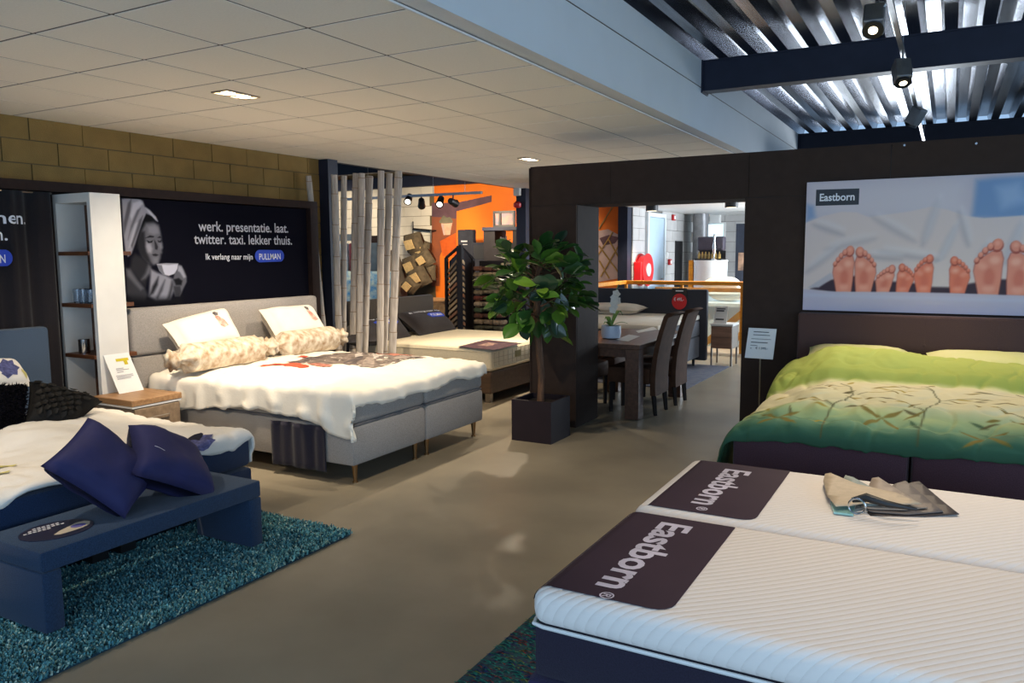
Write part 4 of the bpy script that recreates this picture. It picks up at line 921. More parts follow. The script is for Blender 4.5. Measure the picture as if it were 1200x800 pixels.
# ------------------------------------------------------------------ dining corner behind the portal
M_tabw = wood('dark_walnut', (104,72,54), (78,52,38), (10,1,10), 3, .4)
dt = thing('dining_table', 'dark wooden dining table with square legs behind the portal', 'table', (-3.0, 7.87, 0))
MB().rbox(-3.46, -2.56, 7.11, 8.63, .69, .735, .004, 1).build('table_top', M_tabw, dt)
MB().box(-3.40, -2.62, 7.17, 8.57, .60, .689).build('apron', M_tabw, dt)
for (x, y) in ((-3.45,7.12),(-2.71,7.12),(-3.45,8.48),(-2.71,8.48)): MB().rbox(x, x+.14, y, y+.14, 0, .688, .004, 1).build('leg', M_tabw, dt)
M_lea = mat('brown_leather', (84,57,42), .75, spec=.12, var=.12, scale=9, bump=.08, bscale=60)
M_dleg = mat('dark_leg', (34,26,24), .5)
def chair(label, loc, rz):
    o = thing('dining_chair', label, 'chair', loc, rz, group='brown dining chairs')
    MB().rbox(-.26, .20, -.21, .21, .31, .475, .03, 2).build('seat', M_lea, o, smooth=True, local=True)
    prof = []
    for k in range(11):
        a = k/10; z = .20+.80*a; x = .20+.02*math.sin(a*PI)*-1+.13*a**1.6; prof.append((x, z))
    b = MB(); outer = [(x+.055-.012*(z-.2), z) for x, z in prof]
    outer[-1] = (outer[-1][0], outer[-1][1]-.01)
    top = [(prof[-1][0]+.05*(1-math.cos(t)), prof[-1][1]+.03*math.sin(t)) for t in (PI*.3, PI*.6, PI*.85)]
    loop = prof+top+outer[::-1]; n = len(loop)
    for y in (-.205, -.195, .195, .205):
        s_ = .985 if abs(y) > .2 else 1
        b.v += [(x*s_+.22*(1-s_), y, z*s_+.6*(1-s_)) for x, z in loop]
    for q in range(3):
        for k in range(n): k2 = (k+1) % n; b.f.append((q*n+k, q*n+k2, (q+1)*n+k2, (q+1)*n+k))
    b.f.append(tuple(range(n))); b.f.append(tuple(3*n+k for k in range(n))[::-1])
    b.build('backrest', M_lea, o, smooth=True, local=True)
    for (x, y, h) in ((-.23,-.17,.309),(-.23,.17,.309),(.225,-.17,.199),(.225,.17,.199)):
        MB().tube([(x,y,h),(x+(.02 if x > 0 else 0),y,0)], [.027,.02], 4).build('leg', M_dleg, o, local=True)
    return o
ch0 = chair('nearest brown leather dining chair on the right of the table', (-2.74, 7.58, 0), 0)
dup(ch0, (-2.72, 8.18, 0), 0, 'brown leather dining chair behind the nearest one at the table')
dup(ch0, (-3.42, 7.62, 0), PI, 'brown dining chair on the far left side of the table, nearer one')
dup(ch0, (-3.42, 8.2, 0), PI, 'brown dining chair on the far left side of the table, farther one')
for k, pts in enumerate((((-2.933,7.449,0.737),(-2.995,7.977,0.737),(-2.828,7.863,0.737),(-2.769,7.355,0.737)),((-3.057,8.359,0.737),(-3.043,8.932,0.737),(-2.905,8.649,0.737),(-2.966,8.192,0.737)))):
    MB().prism(pts, (0,0,.002)).build('paper_sheet', M_paper, label=['printed sheet of paper near the orchid on the table','paper leaflet lying further back on the dining table'][k], cat='paper', group='papers on the dining table')
M_pot2 = mat('white_ceramic', (200,212,228), .25, var=.02)
oc2 = thing('orchid', 'white orchid in a round white bowl on the dining table', 'potted plant', (-3.03, 7.55, .736))
MB().lathe([(.05,0),(.095,.01),(.105,.06),(.10,.135),(.09,.135),(.09,.12)], (-3.03, 7.55, .736), 24).build('bowl', M_pot2, oc2, smooth=True)
MB().lathe([(.088,0),(.05,.015)], (-3.03, 7.55, .852), 16).build('moss', mat('moss', (60,70,40), .95), oc2)
M_olf = mat('orchid_leaf', (96,140,50), .4, var=.1); M_opet = mat('orchid_petal', (236,236,226), .6, var=.03)
for (a, l, h) in ((.3,.17,.05),(2.4,.15,.10),(4.6,.16,.06),(1.3,.20,.16)):
    d = Vector((math.cos(a), math.sin(a), 0)); s_ = Vector((-d.y, d.x, 0)); base = Vector((-3.03,7.55,.86))
    MB().grid(lambda u, v: base+d*l*u+Vector((0,0,h*math.sin(u*2.4)))+s_*(v-.5)*.055*math.sin(PI*min(.97,u+.08)), 8, 3).build('leaf', M_olf, oc2, smooth='all', solid=.003)
st = [Vector((-3.03,7.55,.86)), Vector((-3.0,7.55,1.0)), Vector((-2.98,7.55,1.13)), Vector((-2.97,7.54,1.25)), Vector((-2.94,7.53,1.30))]
MB().tube(st, .004, 6).build('stem', M_olf, oc2)
for k, p in enumerate(((-2.985,7.53,1.07),(-2.995,7.54,1.11),(-2.95,7.52,1.13),(-2.98,7.52,1.16),(-3.0,7.53,1.04),(-2.96,7.52,1.20))):
    fl_ = MB()
    for q in range(5):
        a = 2*PI*q/5+k; c_ = Vector(p)+Vector((math.cos(a)*.028, -.012, math.sin(a)*.028)); d = Vector((math.cos(a),0,math.sin(a))); s_ = Vector((-d.z,0,d.x))
        fl_.add([Vector(p), c_+s_*.022, c_+d*.02, c_-s_*.022], [(0,1,2,3)])
    fl_.build('flower', M_opet, oc2, solid=.002)

# ------------------------------------------------------------------ dark grey bed behind the table
M_dg = fabric('dark_grey_weave', (62,64,72), .12, 180); M_dg2 = fabric('grey_base_weave', (84,88,96), .12, 180)
gd = thing('boxspring_bed', 'dark grey box-spring bed behind the dining table', 'bed', (-3.8, 10, 0))
MB().rbox(-5.0, -2.97, 11.0, 11.09, .08, 1.09, .02, 2).build('headboard', M_dg, gd, smooth=True)
MB().rbox(-4.95, -3.06, 9.15, 10.99, .13, .43, .02, 2).build('box_base', M_dg2, gd, smooth=True)
MB().rbox(-4.95, -3.06, 9.15, 10.99, .435, .66, .03, 2).build('mattress', M_dg2, gd, smooth=True)
MB().rbox(-4.95, -3.06, 9.15, 10.99, .662, .735, .025, 2).build('topper', M_linen, gd, smooth=True)
for (x, y) in ((-3.12,9.22),(-3.12,10.9),(-4.9,9.22),(-4.9,10.9)): MB().tube([(x,y,.131),(x,y,.0125 if x > -4.5 else 0)], [.025,.018], 8).build('leg', M_black, gd)
cushion('pillow', 'white pillow lying on the dark grey bed behind the orchid', 'pillow', ((-4.75,10.92,.82),(-4.75,10.45,.80),(-3.80,10.45,.80),(-3.80,10.92,.82)), .075, M_pilw, 31, .08)
pt = thing('price_tag', 'black and red price tag hanging on the dark grey headboard', 'price tag', (-3.36, 10.97, .8))
MB().box(-3.475, -3.255, 10.985, 10.995, .93, 1.105).build('tag_top', M_black, pt)
M_redt = mat('tag_red', (206,20,26), .5, var=.02)
pts = [(-3.365+.11*math.cos(2*PI*k/24), 10.983, .915+.115*math.sin(2*PI*k/24)) for k in range(24)]
MB().prism(pts, (0,.003,0)).build('tag_disc', M_redt, pt)
lettering('lettering', '\u20ac 495,-', (-3.445, 10.980, .925), (-3.30, 10.980, .925), UZ, M_textw, pt, capz=.045)
MB().box(-3.42, -3.31, 10.979, 10.984, 1.06, 1.075).build('text_line', M_textw, pt)
MB().box(-4.6, -2.655, 9.0, 11.08, .001, .012).build('woven_rug', mat('blue_grey_rug', (82,90,112), .95, rgb2=(112,112,122), scale=12), label='flat blue-grey rug beside the dark grey bed', cat='rug')

n2 = thing('nightstand', 'two-drawer wooden nightstand on thin legs beside the dark grey headboard', 'nightstand', (-2.78, 11.3, 0))
M_nsw = wood('pinkish_oak', (150,116,96), (124,94,76), (1,8,8))
zt2 = .60
MB().rbox(-2.95, -2.63, 11.12, 11.50, zt2-.03, zt2, .004, 1).build('top', M_paper, n2)
MB().box(-2.94, -2.64, 11.14, 11.49, .25, zt2-.031).build('body', M_taupe, n2)
for z0 in (.255, .41): MB().rbox(-2.935, -2.645, 11.12, 11.139, z0, z0+.15, .003, 1).build('drawer', M_nsw, n2)
for (x, y) in ((-2.93,11.15),(-2.65,11.15),(-2.93,11.47),(-2.65,11.47)): MB().box(x-.012, x+.012, y-.012, y+.012, 0, .25).build('leg', M_brushed, n2)
c3 = thing('info_card', 'white price card standing on the nightstand near the stair rail', 'card', (-2.82, 11.25, zt2))
MB().prism([(-2.92,11.2,zt2+.001),(-2.74,11.2,zt2+.001),(-2.74,11.28,zt2+.24),(-2.92,11.28,zt2+.24)], (0,.004,0)).build('sheet', M_paper, c3)
for (v0, v1, u1) in ((.20,.215,.8),(.17,.19,.7),(.05,.07,.75)): MB().add([(-2.90,11.2+.08*v0/.24-.003,zt2+v0),(-2.90+.16*u1,11.2+.08*v0/.24-.003,zt2+v0),(-2.90+.16*u1,11.2+.08*v1/.24-.003,zt2+v1),(-2.90,11.2+.08*v1/.24-.003,zt2+v1)], [(0,1,2,3)]).build('text_line', M_ink, c3)

# stair balustrade with orange rail and glass
M_orr = mat('orange_wood', (240,160,30), .5, rgb2=(214,128,16), scale=5, stretch=(1,6,6))
M_pane = mat('balustrade_glass', (200,222,232), .04, var=0, trans=.92, spec=.5)
bs = thing('stair_balustrade', 'glass stair balustrade with orange wooden handrail', 'balustrade', (-3.3, 12.5, 0))
MB().rbox(-4.82, -1.2, 12.58, 12.63, 1.085, 1.15, .008, 1).build('handrail', M_orr, bs)
MB().rbox(-4.82, -4.77, 11.25, 12.579, 1.085, 1.15, .008, 1).build('handrail', M_orr, bs)
for x in (-4.79, -3.82, -2.85, -1.9): MB().box(x-.02, x+.02, 12.585, 12.625, 0, 1.084).build('post', M_orr if x < -2 else M_brushed, bs)
for x in (-4.76, -3.79, -2.82): MB().box(x, x+.91, 12.60, 12.612, .10, 1.05).build('glass_pane', M_pane, bs)
sr = thing('stair_rail', 'orange wooden stair stringers sloping beyond the glass balustrade', 'stair rail', (-3, 13.4, 0))
MB().rbox(-4.6, -1.8, 13.55, 13.60, .93, 1.0, .005, 1).build('handrail', mat('amber_wood', (196,120,20), .5), sr)
for (x, dz) in ((-3.75, 0), (-3.35, -.02)):
    MB().prism([(x,13.2,0),(x+.16,13.2,0),(x+1.25,13.2,.95),(x+1.09,13.2,.95)], (0,.06,0)).build('stringer', M_orr, sr)
MB().box(-4.55, -4.5, 13.55, 13.60, 0, .929).build('post', M_orr, sr); MB().box(-1.9, -1.85, 13.55, 13.60, 0, .929).build('post', M_orr, sr)

# stair hall furnishings
hx = thing('hose_reel', 'red fire hose reel on the grey block wall beside the door', 'hose reel', (-4.9, 13.75, .95))
M_red = mat('fire_red', (200,24,30), .4, var=.03)
def disc(x0, x1, y, z, r_, m, nm, par): MB().tube([(x0,y,z),(x1,y,z)], r_, 24).build(nm, m, par, smooth=True)
disc(-4.99,-4.97,13.85,1.30,.30,M_red,'flange',hx); disc(-4.96,-4.86,13.85,1.30,.27,M_red,'hose',hx); disc(-4.855,-4.835,13.85,1.30,.30,M_red,'flange',hx); disc(-4.834,-4.82,13.85,1.30,.12,mat('hose_label', (180,190,200), .5),'hub_label',hx)
MB().rbox(-4.99, -4.85, 13.50, 13.58, 1.05, 1.45, .01, 1).build('valve_box', M_red, hx)
M_rp = MATS['red_plastic']
for (nm, y, z, m_, lab, cat) in (('alarm_sounder', 15.75, 2.32, M_rp, 'red alarm sounder high on the grey block wall', 'alarm'), ('light_switch', 15.32, 1.56, M_white, 'white light switch right of the pale door', 'switch'), ('call_point', 15.55, 1.42, M_rp, 'red fire call point right of the pale door', 'call point')):
    o = thing(nm, lab, cat, (-4.97, y, z-.06)); MB().rbox(-4.999, -4.95, y-.07, y+.07, z-.06, z+.06, .012, 2).build('housing', m_, o); MB().rbox(-4.9495, -4.94, y-.04, y+.04, z-.035, z+.035, .004, 1).build('face', M_paper if m_ is M_rp else M_rp if nm == 'x' else M_white, o)
d2 = thing('door_2', 'dark narrow doorway on the grey block wall', 'door', (-4.98, 16.2, 0), kind='structure')
MB().box(-4.999, -4.97, 15.95, 16.4, 0, 1.85).build('leaf', M_black, d2)
# round reception counter
ct = thing('reception_counter', 'round white reception counter with wooden edge in the stair hall', 'counter', (-4.1, 14.9, 0))
cxm = ((-4.278,14.800,1.218)[0]+(-3.662,14.800,1.222)[0])/2; cr_ = ((-3.662,14.800,1.222)[0]-(-4.278,14.800,1.218)[0])/2; cz = (-3.934,14.600,1.462)[2]
MB().lathe([(cr_,0),(cr_,cz-.03),(cr_+.01,cz-.03),(cr_+.01,cz),(cr_-.02,cz)], (cxm, 14.9, 0), 32).build('drum', M_white, ct, smooth=True)
MB().box(cxm-cr_-.10, cxm-cr_-.02, 14.85, 15.0, 0, cz).build('wood_edge', M_orr, ct)
MB().box(cxm-cr_-.40, cxm-cr_-.11, 15.0, 15.5, 0, cz-.55).build('side_desk', M_white, ct)
dk = thing('perfume_display', 'dark backlit display box with bottles on the round counter', 'display', (cxm, 14.9, cz))
bx0, bx1 = (-4.250,14.900,1.703)[0], (-3.746,14.900,1.698)[0]; bz = (-4.025,14.900,1.909)[2]
MB().rbox(bx0, bx1, 14.95, 15.15, cz+.18, bz, .03, 2).build('box', mat('display_plum', (62,56,66), .4), dk)
MB().box(bx0, bx1, 14.80, 15.15, cz+.001, cz+.03).build('base', M_black, dk); MB().box(bx0, bx1, 15.12, 15.15, cz+.03, cz+.18).build('back', M_black, dk)
for k in range(7): MB().lathe([(.03,0),(.03,.08),(.012,.1),(.012,.13)], (bx0+.06+k*(bx1-bx0-.12)/6, 14.88, cz+.031), 8).build('bottle', mat('amber_glass', (150,120,60), .2, var=.3), dk, smooth=True)
fg = thing('figurine', 'slim silver figurine on the round counter', 'figurine', (bx1-.12, 14.8, cz)); MB().lathe([(.06,0),(.06,.015),(.014,.04),(.014,.10),(.03,.17),(.035,.26),(.018,.36),(.016,.4),(.028,.44),(.018,.49)], (bx1-.12, 14.74, cz), 10).build('body', M_chrome, fg, smooth='all')
for k, (px, z0, lab) in enumerate((((-3.519,14.000,1.016)[0], (-3.521,14.000,1.077)[2], 'upper white display pillow behind the orange handrail'), ((-3.403,13.900,0.947)[0], (-3.432,13.900,0.916)[2], 'lower white display pillow behind the orange handrail'))):
    cushion('pillow', lab, 'pillow', ((px-.3,14.2,z0-.02),(px-.33,13.85,z0-.04),(px+.33,13.85,z0-.04),(px+.3,14.2,z0-.02)), .13, M_pilw, 40+k, .1)
pdz = (-3.432,13.900,0.916)[2]-.172
MB().rbox((-3.613,13.900,0.943)[0]-.1, (-3.166,13.900,0.951)[0]+.5, 13.75, 14.4, 0, pdz, .02, 1).build('display_plinth', M_white, label='white plinth carrying the display pillows', cat='plinth')
bn = thing('banner_stand', 'dark roll-up banner at the far right of the stair hall', 'banner', ((-3.620,15.800,1.700)[0], 15.8, 0))
bnx = (-3.720,15.800,1.701)[0]; MB().box(bnx, bnx+1.0, 15.8, 15.82, .05, (-3.665,15.800,2.167)[2]).build('sheet', mat('banner_slate', (40,46,60), .5), bn)
MB().box(bnx-.02, bnx+1.02, 15.74, 15.88, 0, .05).build('foot', M_brushed, bn)
MB().box(bnx+.06, bnx+.35, 15.79, 15.799, 1.25, 1.6).build('picture_print', mat('banner_print', (190,150,120), .6, rgb2=(90,70,60), scale=6), bn)
wd = thing('window_1', 'bright window high in the far block wall', 'window', (-4.5, 17.4, 1.9), kind='structure')
wx0, wx1, wz0, wz1 = (-4.787,17.430,2.091)[0], (-4.372,17.430,2.083)[0], (-4.708,17.430,1.959)[2], (-4.714,17.430,2.221)[2]
MB().box(wx0, wx1, 17.425, 17.438, wz0, wz1).build('pane', emis('sky_pane', (190,225,245), 1.2), wd)
for (a, b_, c_, d_) in ((wx0-.04,wx0,wz0,wz1),(wx1,wx1+.04,wz0,wz1),(wx0-.04,wx1+.04,wz1,wz1+.04),(wx0-.04,wx1+.04,wz0-.04,wz0)): MB().box(a, b_, 17.40, 17.439, c_, d_).build('window_frame', M_white, wd)
el = thing('emergency_light', 'white emergency light box on the far block wall', 'light', ((-4.558,17.400,2.346)[0], 17.4, (-4.558,17.400,2.346)[2]-.1)); p = (-4.558,17.400,2.346); MB().rbox(p[0]-.13, p[0]+.13, 17.33, 17.439, p[2]-.1, p[2]+.1, .02, 2).build('housing', M_white, el)
MB().box(p[0]-.1, p[0]+.1, 17.322, 17.329, p[2]-.07, p[2]+.03).build('diffuser', M_paper, el)
for k, (p, lab) in enumerate((((-4.487,13.000,2.321),'black cylinder downlight nearer the grey block wall'),((-3.145,13.000,2.334),'black cylinder downlight at the right of the opening'))):
    o = thing('cylinder_downlight', lab, 'ceiling light', (p[0], 13.0, p[2]), group='cylinder downlights in the stair hall')
    MB().tube([(p[0],13.0,p[2]),(p[0],13.0,2.42)], .105, 20).build('housing', M_black, o, smooth=True)
    MB().tube([(p[0],13.0,p[2]-.004),(p[0],13.0,p[2]-.001)], .08, 16).build('lens', emis('soft_glow', (255,236,200), 1.3), o)
    spot('downlight_lamp', (p[0], 13.0, p[2]-.02), (p[0], 13.0, 0), 120, 110, .6)

# ------------------------------------------------------------------ feet poster on the portal wall
fp_ = thing('wall_poster', 'wide poster of bare feet sticking out from a white sheet', 'poster', (0.2, 6.54, 1.16))
PXE = 1.30
MB().box(-1.0, PXE, 6.525, 6.548, 1.16, 2.15).build('board', mat('poster_lilac', (176,172,186), .45, var=.02), fp_)
def bil(x, y):
    u = (x-55)/1082; top = 100-40*u; bot = 722+33*u
    return (-1.0+1.445*u, 2.15-.99*(y-top)/(bot-top))
FS = []
def fprint(rgb, pts, blur=.007, alpha=1): FS.append((rgb, [bil(x, y) for x, y in pts], blur, alpha))
LIL, SHT, BND, DK = (190,178,186), (218,200,194), (196,186,200), (62,44,54)
SK = ((232,146,120), (230,126,96), (212,106,84), (166,66,50), (246,180,154))
def ell(cx, cy, rx, ry, a=0, n=14): return [(cx+rx*math.cos(2*PI*k/n)*math.cos(a)-ry*math.sin(2*PI*k/n)*math.sin(a), cy+rx*math.cos(2*PI*k/n)*math.sin(a)+ry*math.sin(2*PI*k/n)*math.cos(a)) for k in range(n)]
fprint((208,198,202), [(60,95),(880,70),(880,280),(60,290)], .12)
fprint((120,150,188), [(905,95),(985,85),(1137,75),(1750,50),(1750,300),(895,275)], .03)
fprint((152,176,206), [(1000,130),(1100,110),(1137,200),(1030,230)], .05)
fprint((140,160,192), [(58,205),(95,215),(108,270),(56,292)], .03)
fprint(SHT, [(50,296),(150,262),(250,242),(330,246),(390,268),(500,255),(600,242),(700,221),(780,236),(860,265),(950,278),(1137,266),(1750,285),(1750,680),(40,625)], .008)
for k, (x, y, rx, ry, an, dk) in enumerate(((180,330,90,12,.3,.5),(300,400,140,16,-.2,.35),(520,330,130,14,.5,.4),(700,300,20,120,.3,.45),(780,420,16,120,.4,.6),(860,330,14,90,-.3,.5),(600,460,150,14,.15,.5),(150,480,110,16,-.6,.45),(480,470,90,10,.1,.6),(960,480,30,80,.2,.4),(1090,400,20,110,.3,.5),(760,560,60,30,.1,.4),(1300,420,30,140,.4,.5))):
    fprint((158,150,158), ell(x, y, rx, ry, an), .03, dk); fprint((222,216,216), ell(x+12, y-26, rx*.9, ry, an), .03, dk)
fprint(DK, [(95,618),(205,574),(330,556),(440,580),(620,590),(725,612),(805,614),(925,592),(1020,575),(1750,600),(1750,690),(240,642)], .012)
fprint((190,182,188), [(80,612),(200,540),(225,560),(140,612)], .01)
fprint(SHT, [(728,500),(800,470),(818,596),(740,606),(722,590)], .012)
def foot(x0, x1, top, bot, big, m, lean=0):
    """big = +1 when the big toe is on the right"""
    w_ = x1-x0; h = bot-top; cx = (x0+x1)/2; s_ = big; X = lambda t: cx+s_*t*w_
    S_ = lambda pts: [(x+lean*(bot-y), y) for x, y in pts]
    sole = [(X(.40),bot+4),(X(.46),bot-.25*h),(X(.47),bot-.45*h),(X(.50),bot-.62*h),(X(.42),bot-.75*h),(X(.1),bot-.75*h),(X(-.25),bot-.64*h),(X(-.47),bot-.52*h),(X(-.50),bot-.40*h),(X(-.40),bot-.2*h),(X(-.30),bot+4)]
    fprint(SK[3], S_([(x+(x-cx)*.06, y-.01*h) for x, y in sole]), .006, .7); fprint(m, S_(sole), .006)
    fprint(SK[2], S_(ell(X(.05), bot-.30*h, .2*w_, .16*h)), .02, .6)
    fprint(SK[4], S_(ell(X(.22), bot-.60*h, .18*w_, .07*h)), .02, .8); fprint(SK[4], S_(ell(X(-.22), bot-.50*h, .18*w_, .06*h, .4*s_)), .02, .5)
    fprint(SK[4], S_(ell(X(.05), bot-.10*h, .22*w_, .07*h)), .02, .5)
    for k, (t, yy, r_) in enumerate(((.28,.865,.18),(.04,.835,.105),(-.14,.765,.095),(-.29,.685,.085),(-.42,.595,.08))):
        c = (X(t)+lean*yy*h, bot-yy*h)
        fprint(SK[3], ell(c[0], c[1]+.012*h, r_*w_*1.2, r_*w_*1.38, .25*s_), .006, .85); fprint(m, ell(c[0], c[1]-.012*h, r_*w_, r_*w_*1.2, .25*s_), .006); fprint(SK[4], ell(c[0], c[1]-.03*h, r_*w_*.5, r_*w_*.5), .008, .5)
foot(215,325,402,634,1,SK[0]); foot(330,440,408,635,-1,SK[0]); foot(432,520,505,636,1,SK[0],.18); foot(540,625,497,636,-1,SK[1],.12)
foot(634,726,448,638,1,SK[1]); foot(804,900,460,641,-1,SK[1]); foot(918,1048,370,650,1,SK[0]); foot(1062,1190,380,656,-1,SK[0],.05)
fprint(BND, [(30,618),(240,633),(560,636),(800,642),(1137,655),(1750,672),(1750,800),(30,740)], .006)
fprint((200,200,216), [(30,640),(600,655),(1200,675),(1200,690),(600,672),(30,655)], .02, .6)
raster_print('picture_print', fp_, -1.0, PXE, 1.16, 2.15, 380, 165, FS, LIL, lambda x, z: (x, 6.5243, z), .5, .25)
# maker sign in the poster's corner
MB().add([(bil(x,y)[0], 6.5225, bil(x,y)[1]) for x, y in ((107,135),(337,130),(337,208),(107,213))], [(0,1,2,3)]).build('logo_plate', mat('logo_charcoal', (40,42,48), .5), fp_)
def bp3(x, y): q = bil(x, y); return (q[0], 6.521, q[1])
lettering('lettering', 'Eastborn', bp3(128,190), bp3(314,186), UZ, M_textw, fp_, capz=.055, bold=.02)

# ------------------------------------------------------------------ green bed
M_hbr = fabric('brown_headboard', (86,64,60), .12, 200); M_aub = fabric('aubergine_base', (78,54,62), .12, 190)
gr = thing('boxspring_bed', 'aubergine box-spring bed with green leaf duvet under the feet poster', 'bed', (-.1, 5.4, 0))
MB().rbox(-1.02, 1.35, 6.43, 6.515, .62, 1.145, .022, 3).build('headboard', M_hbr, gr, smooth=True)
MB().rbox(-1.02, 1.35, 6.44, 6.515, .08, .618, .015, 1).build('headboard', M_hbr, gr, smooth=True)
for p in ((-0.567,6.430,0.860), (-0.134,6.430,0.909), (0.322,6.430,0.922)):
    MB().lathe([(.009,0),(.011,.003),(.004,.006)], (0,0,0), 8).xf(Matrix.Translation((p[0], 6.431, .93))@Matrix.Rotation(PI/2, 4, 'X')).build('button', M_hbr, gr)
    MB().tube([(p[0], 6.4305, .94), (p[0], 6.4305, 1.115)], .0016, 6).build('seam', M_hbr, gr); MB().tube([(p[0]-.1, 6.4305, .93), (p[0]-.012, 6.4305, .93)], .001, 6).build('seam', M_hbr, gr)
for (x0, x1) in ((-1.03, -.135), (-.125, .77)):
    MB().rbox(x0, x1, 4.40, 6.42, .10, .36, .03, 2).build('box_base', M_aub, gr, smooth=True)
    MB().rbox(x0, x1, 4.405, 6.42, .368, .63, .035, 2).build('mattress', M_aub, gr, smooth=True)
for (x, y) in ((-.95,4.5),(.69,4.5),(-.95,6.3),(.69,6.3)): MB().tube([(x,y,.101),(x,y,0)], [.03,.025], 10).build('leg', M_black, gr)
def grh(u, v):
    fold = sstep(5.50, 5.62, v)
    return .055*fold+.12*math.exp(-((v-6.02)/.30)**2)*(.75+.25*math.cos((u+.65)*3.6))+.012*nz(u*2, v*3, 9)-.03*sstep(-.75,-1.0,u)
gdr2 = Drape(-.94, .69, 4.49, 6.40, .70, r=.10, puff=.07, wr=.017, fold=.012, freq=12, seed=6, hump=grh, flare=.3)
GU0, GU1, GV0, GV1 = -1.40, 1.12, 4.315, 6.36
def grfn(a, b):
    return gdr2.at(GU0+(GU1-GU0)*a, GV0-.006*math.sin(a*20)+(GV1-GV0)*b)
gdv = thing('duvet', 'green duvet fading from lime to teal with printed bamboo leaves', 'duvet', (-.1, 5.3, .4))
RAMP = ((0,(44,80,58)),(.05,(62,104,78)),(.10,(104,142,108)),(.16,(176,190,130)),(.23,(226,220,176)),(.555,(222,212,174)),(.585,(206,206,146)),(.60,(156,170,80)),(.82,(174,184,96)),(1,(170,178,86)))
def ombre(X, Y):
    t = (Y-GV0)/(GV1-GV0); side = np.clip((.12-(X-GU0)/(GU1-GU0))/.12, 0, 1); t = np.clip(t-.16*side*side, 0, 1)
    return np.stack([np.interp(t, [r[0] for r in RAMP], [r[1][k] for r in RAMP]) for k in range(3)], 1)
GS = []; LC = ((122,104,36),(92,84,44),(164,142,44),(70,96,62))
def lprint(u, v, L_, ang, w_, c, al=.9):
    d = (math.cos(ang), math.sin(ang)); q = [(k/6, w_*math.sin(PI*k/6)) for k in range(7)]
    GS.append((c, [(u+d[0]*L_*a-d[1]*h, v+d[1]*L_*a+d[0]*h) for a, h in q]+[(u+d[0]*L_*a+d[1]*h, v+d[1]*L_*a-d[0]*h) for a, h in q[-2:0:-1]], .006, al))
def twig(pts, w_=.004, c=(86,84,48)):
    for (u0, v0), (u1, v1) in zip(pts, pts[1:]):
        l = math.hypot(u1-u0, v1-v0); nx, ny = -(v1-v0)/l*w_, (u1-u0)/l*w_
        GS.append((c, [(u0-nx,v0-ny),(u1-nx,v1-ny),(u1+nx,v1+ny),(u0+nx,v0+ny)], .005, .9))
rnd = random.Random(21)
for k in range(16):
    u = rnd.uniform(-1.0,.75); lprint(u, 4.36+rnd.uniform(0,.1), rnd.uniform(.2,.4), rnd.choice((.5,2.6))+rnd.gauss(0,.2), .02, (70,110,84), .45)
for x in (-.56, -.10, .40):
    twig([(x,4.36),(x,4.52),(x+.02,4.70),(x+.07,4.86),(x+.09,5.05),(x+.05,5.30),(x-.02,5.42)]); twig([(x+.02,4.70),(x-.06,4.80),(x-.14,4.92)], .003); twig([(x+.09,5.05),(x+.18,5.16),(x+.30,5.22)], .003); twig([(x+.05,5.3),(x-.10,5.36),(x-.22,5.34)], .003)
    for (du, dv, an) in ((-.06,4.80,2.4),(-.12,4.90,2.9),(.0,4.66,2.6),(.08,4.95,.5),(.16,5.14,.2),(.26,5.2,-.3),(-.14,5.36,3.0),(-.2,5.34,3.5),(.02,5.38,1.2)): lprint(x+du, dv, .10, an, .012, LC[rnd.choice((0,1,2))])
for k in range(44):
    u = rnd.uniform(-1.05, .72); v = rnd.uniform(4.46, 5.42); lprint(u, v, rnd.uniform(.06,.15), rnd.choice((0,PI))+rnd.gauss(0,.6), rnd.uniform(.008,.015), LC[rnd.choice((0,0,1,2) if v > 4.7 else (0,1,3,2))])
for (u, v) in ((-.80,4.52),(.20,4.48),(-.28,4.60),(.62,4.6)):
    for a in (2.5, .8, 5.6, 3.9): lprint(u, v, .14, a, .015, LC[0])
raster_print('cloth', gdv, GU0, GU1, GV0, GV1, 300, 262, GS, ombre, lambda u, v: gdr2.at(u, v), .78, .25, .015)
M_lime = mat('lime_pillow', (196,200,120), .8, rgb2=(212,208,156), scale=3, bump=.1, bscale=40)
for k, (x0, x1, lab) in enumerate(((-.92,-.22,'lime pillow tucked at the left under the brown headboard'),(-.12,.66,'lime pillow with leaf print at the right under the headboard'))):
    cushion('pillow', lab, 'pillow', ((x0,6.40,.88),(x0,6.05,.80),(x1,6.05,.80),(x1,6.40,.88)), .07, M_lime, 50+k, .05, group='lime pillows on the green bed')

sg = thing('sign_stand', 'small white price sign on a thin metal pole beside the green bed', 'sign', (-1.27, 6.3, 0))
MB().lathe([(.10,0),(.10,.01),(.012,.018)], (-1.27, 6.33, 0), 20).build('foot', M_brushed, sg); MB().tube([(-1.27,6.33,.018),(-1.27,6.30,.80)], .006, 8).build('pole', M_brushed, sg)
A = Vector((-1.37,6.21,.795)); B = Vector((-1.157,6.21,.793)); dn = Vector((0,.115,.225))
MB().prism([A, B, B+dn, A+dn], (0,.004,-.002)).build('card', M_paper, sg)
def onsg(u, v, o=.002): return A+(B-A)*u+dn*v+Vector((0,-o,o*.5))
for (u0,u1,v,h) in ((.2,.75,.86,.025),(.2,.8,.76,.02),(.15,.85,.63,.015),(.15,.75,.51,.025),(.15,.4,.41,.015),(.15,.2,.31,.02)): cardrect(u0,u1,v,v+h,M_ink,'text_line',sg,onsg)
vs, fs = text_bm('\u20ac 1.595,-', .01); x0 = min(v.x for v in vs); x1 = max(v.x for v in vs)
MB().add([onsg(.34+.44*(v.x-x0)/(x1-x0), .30+.07*v.y/.7, .003) for v in vs], fs).build('lettering', M_ink, sg)

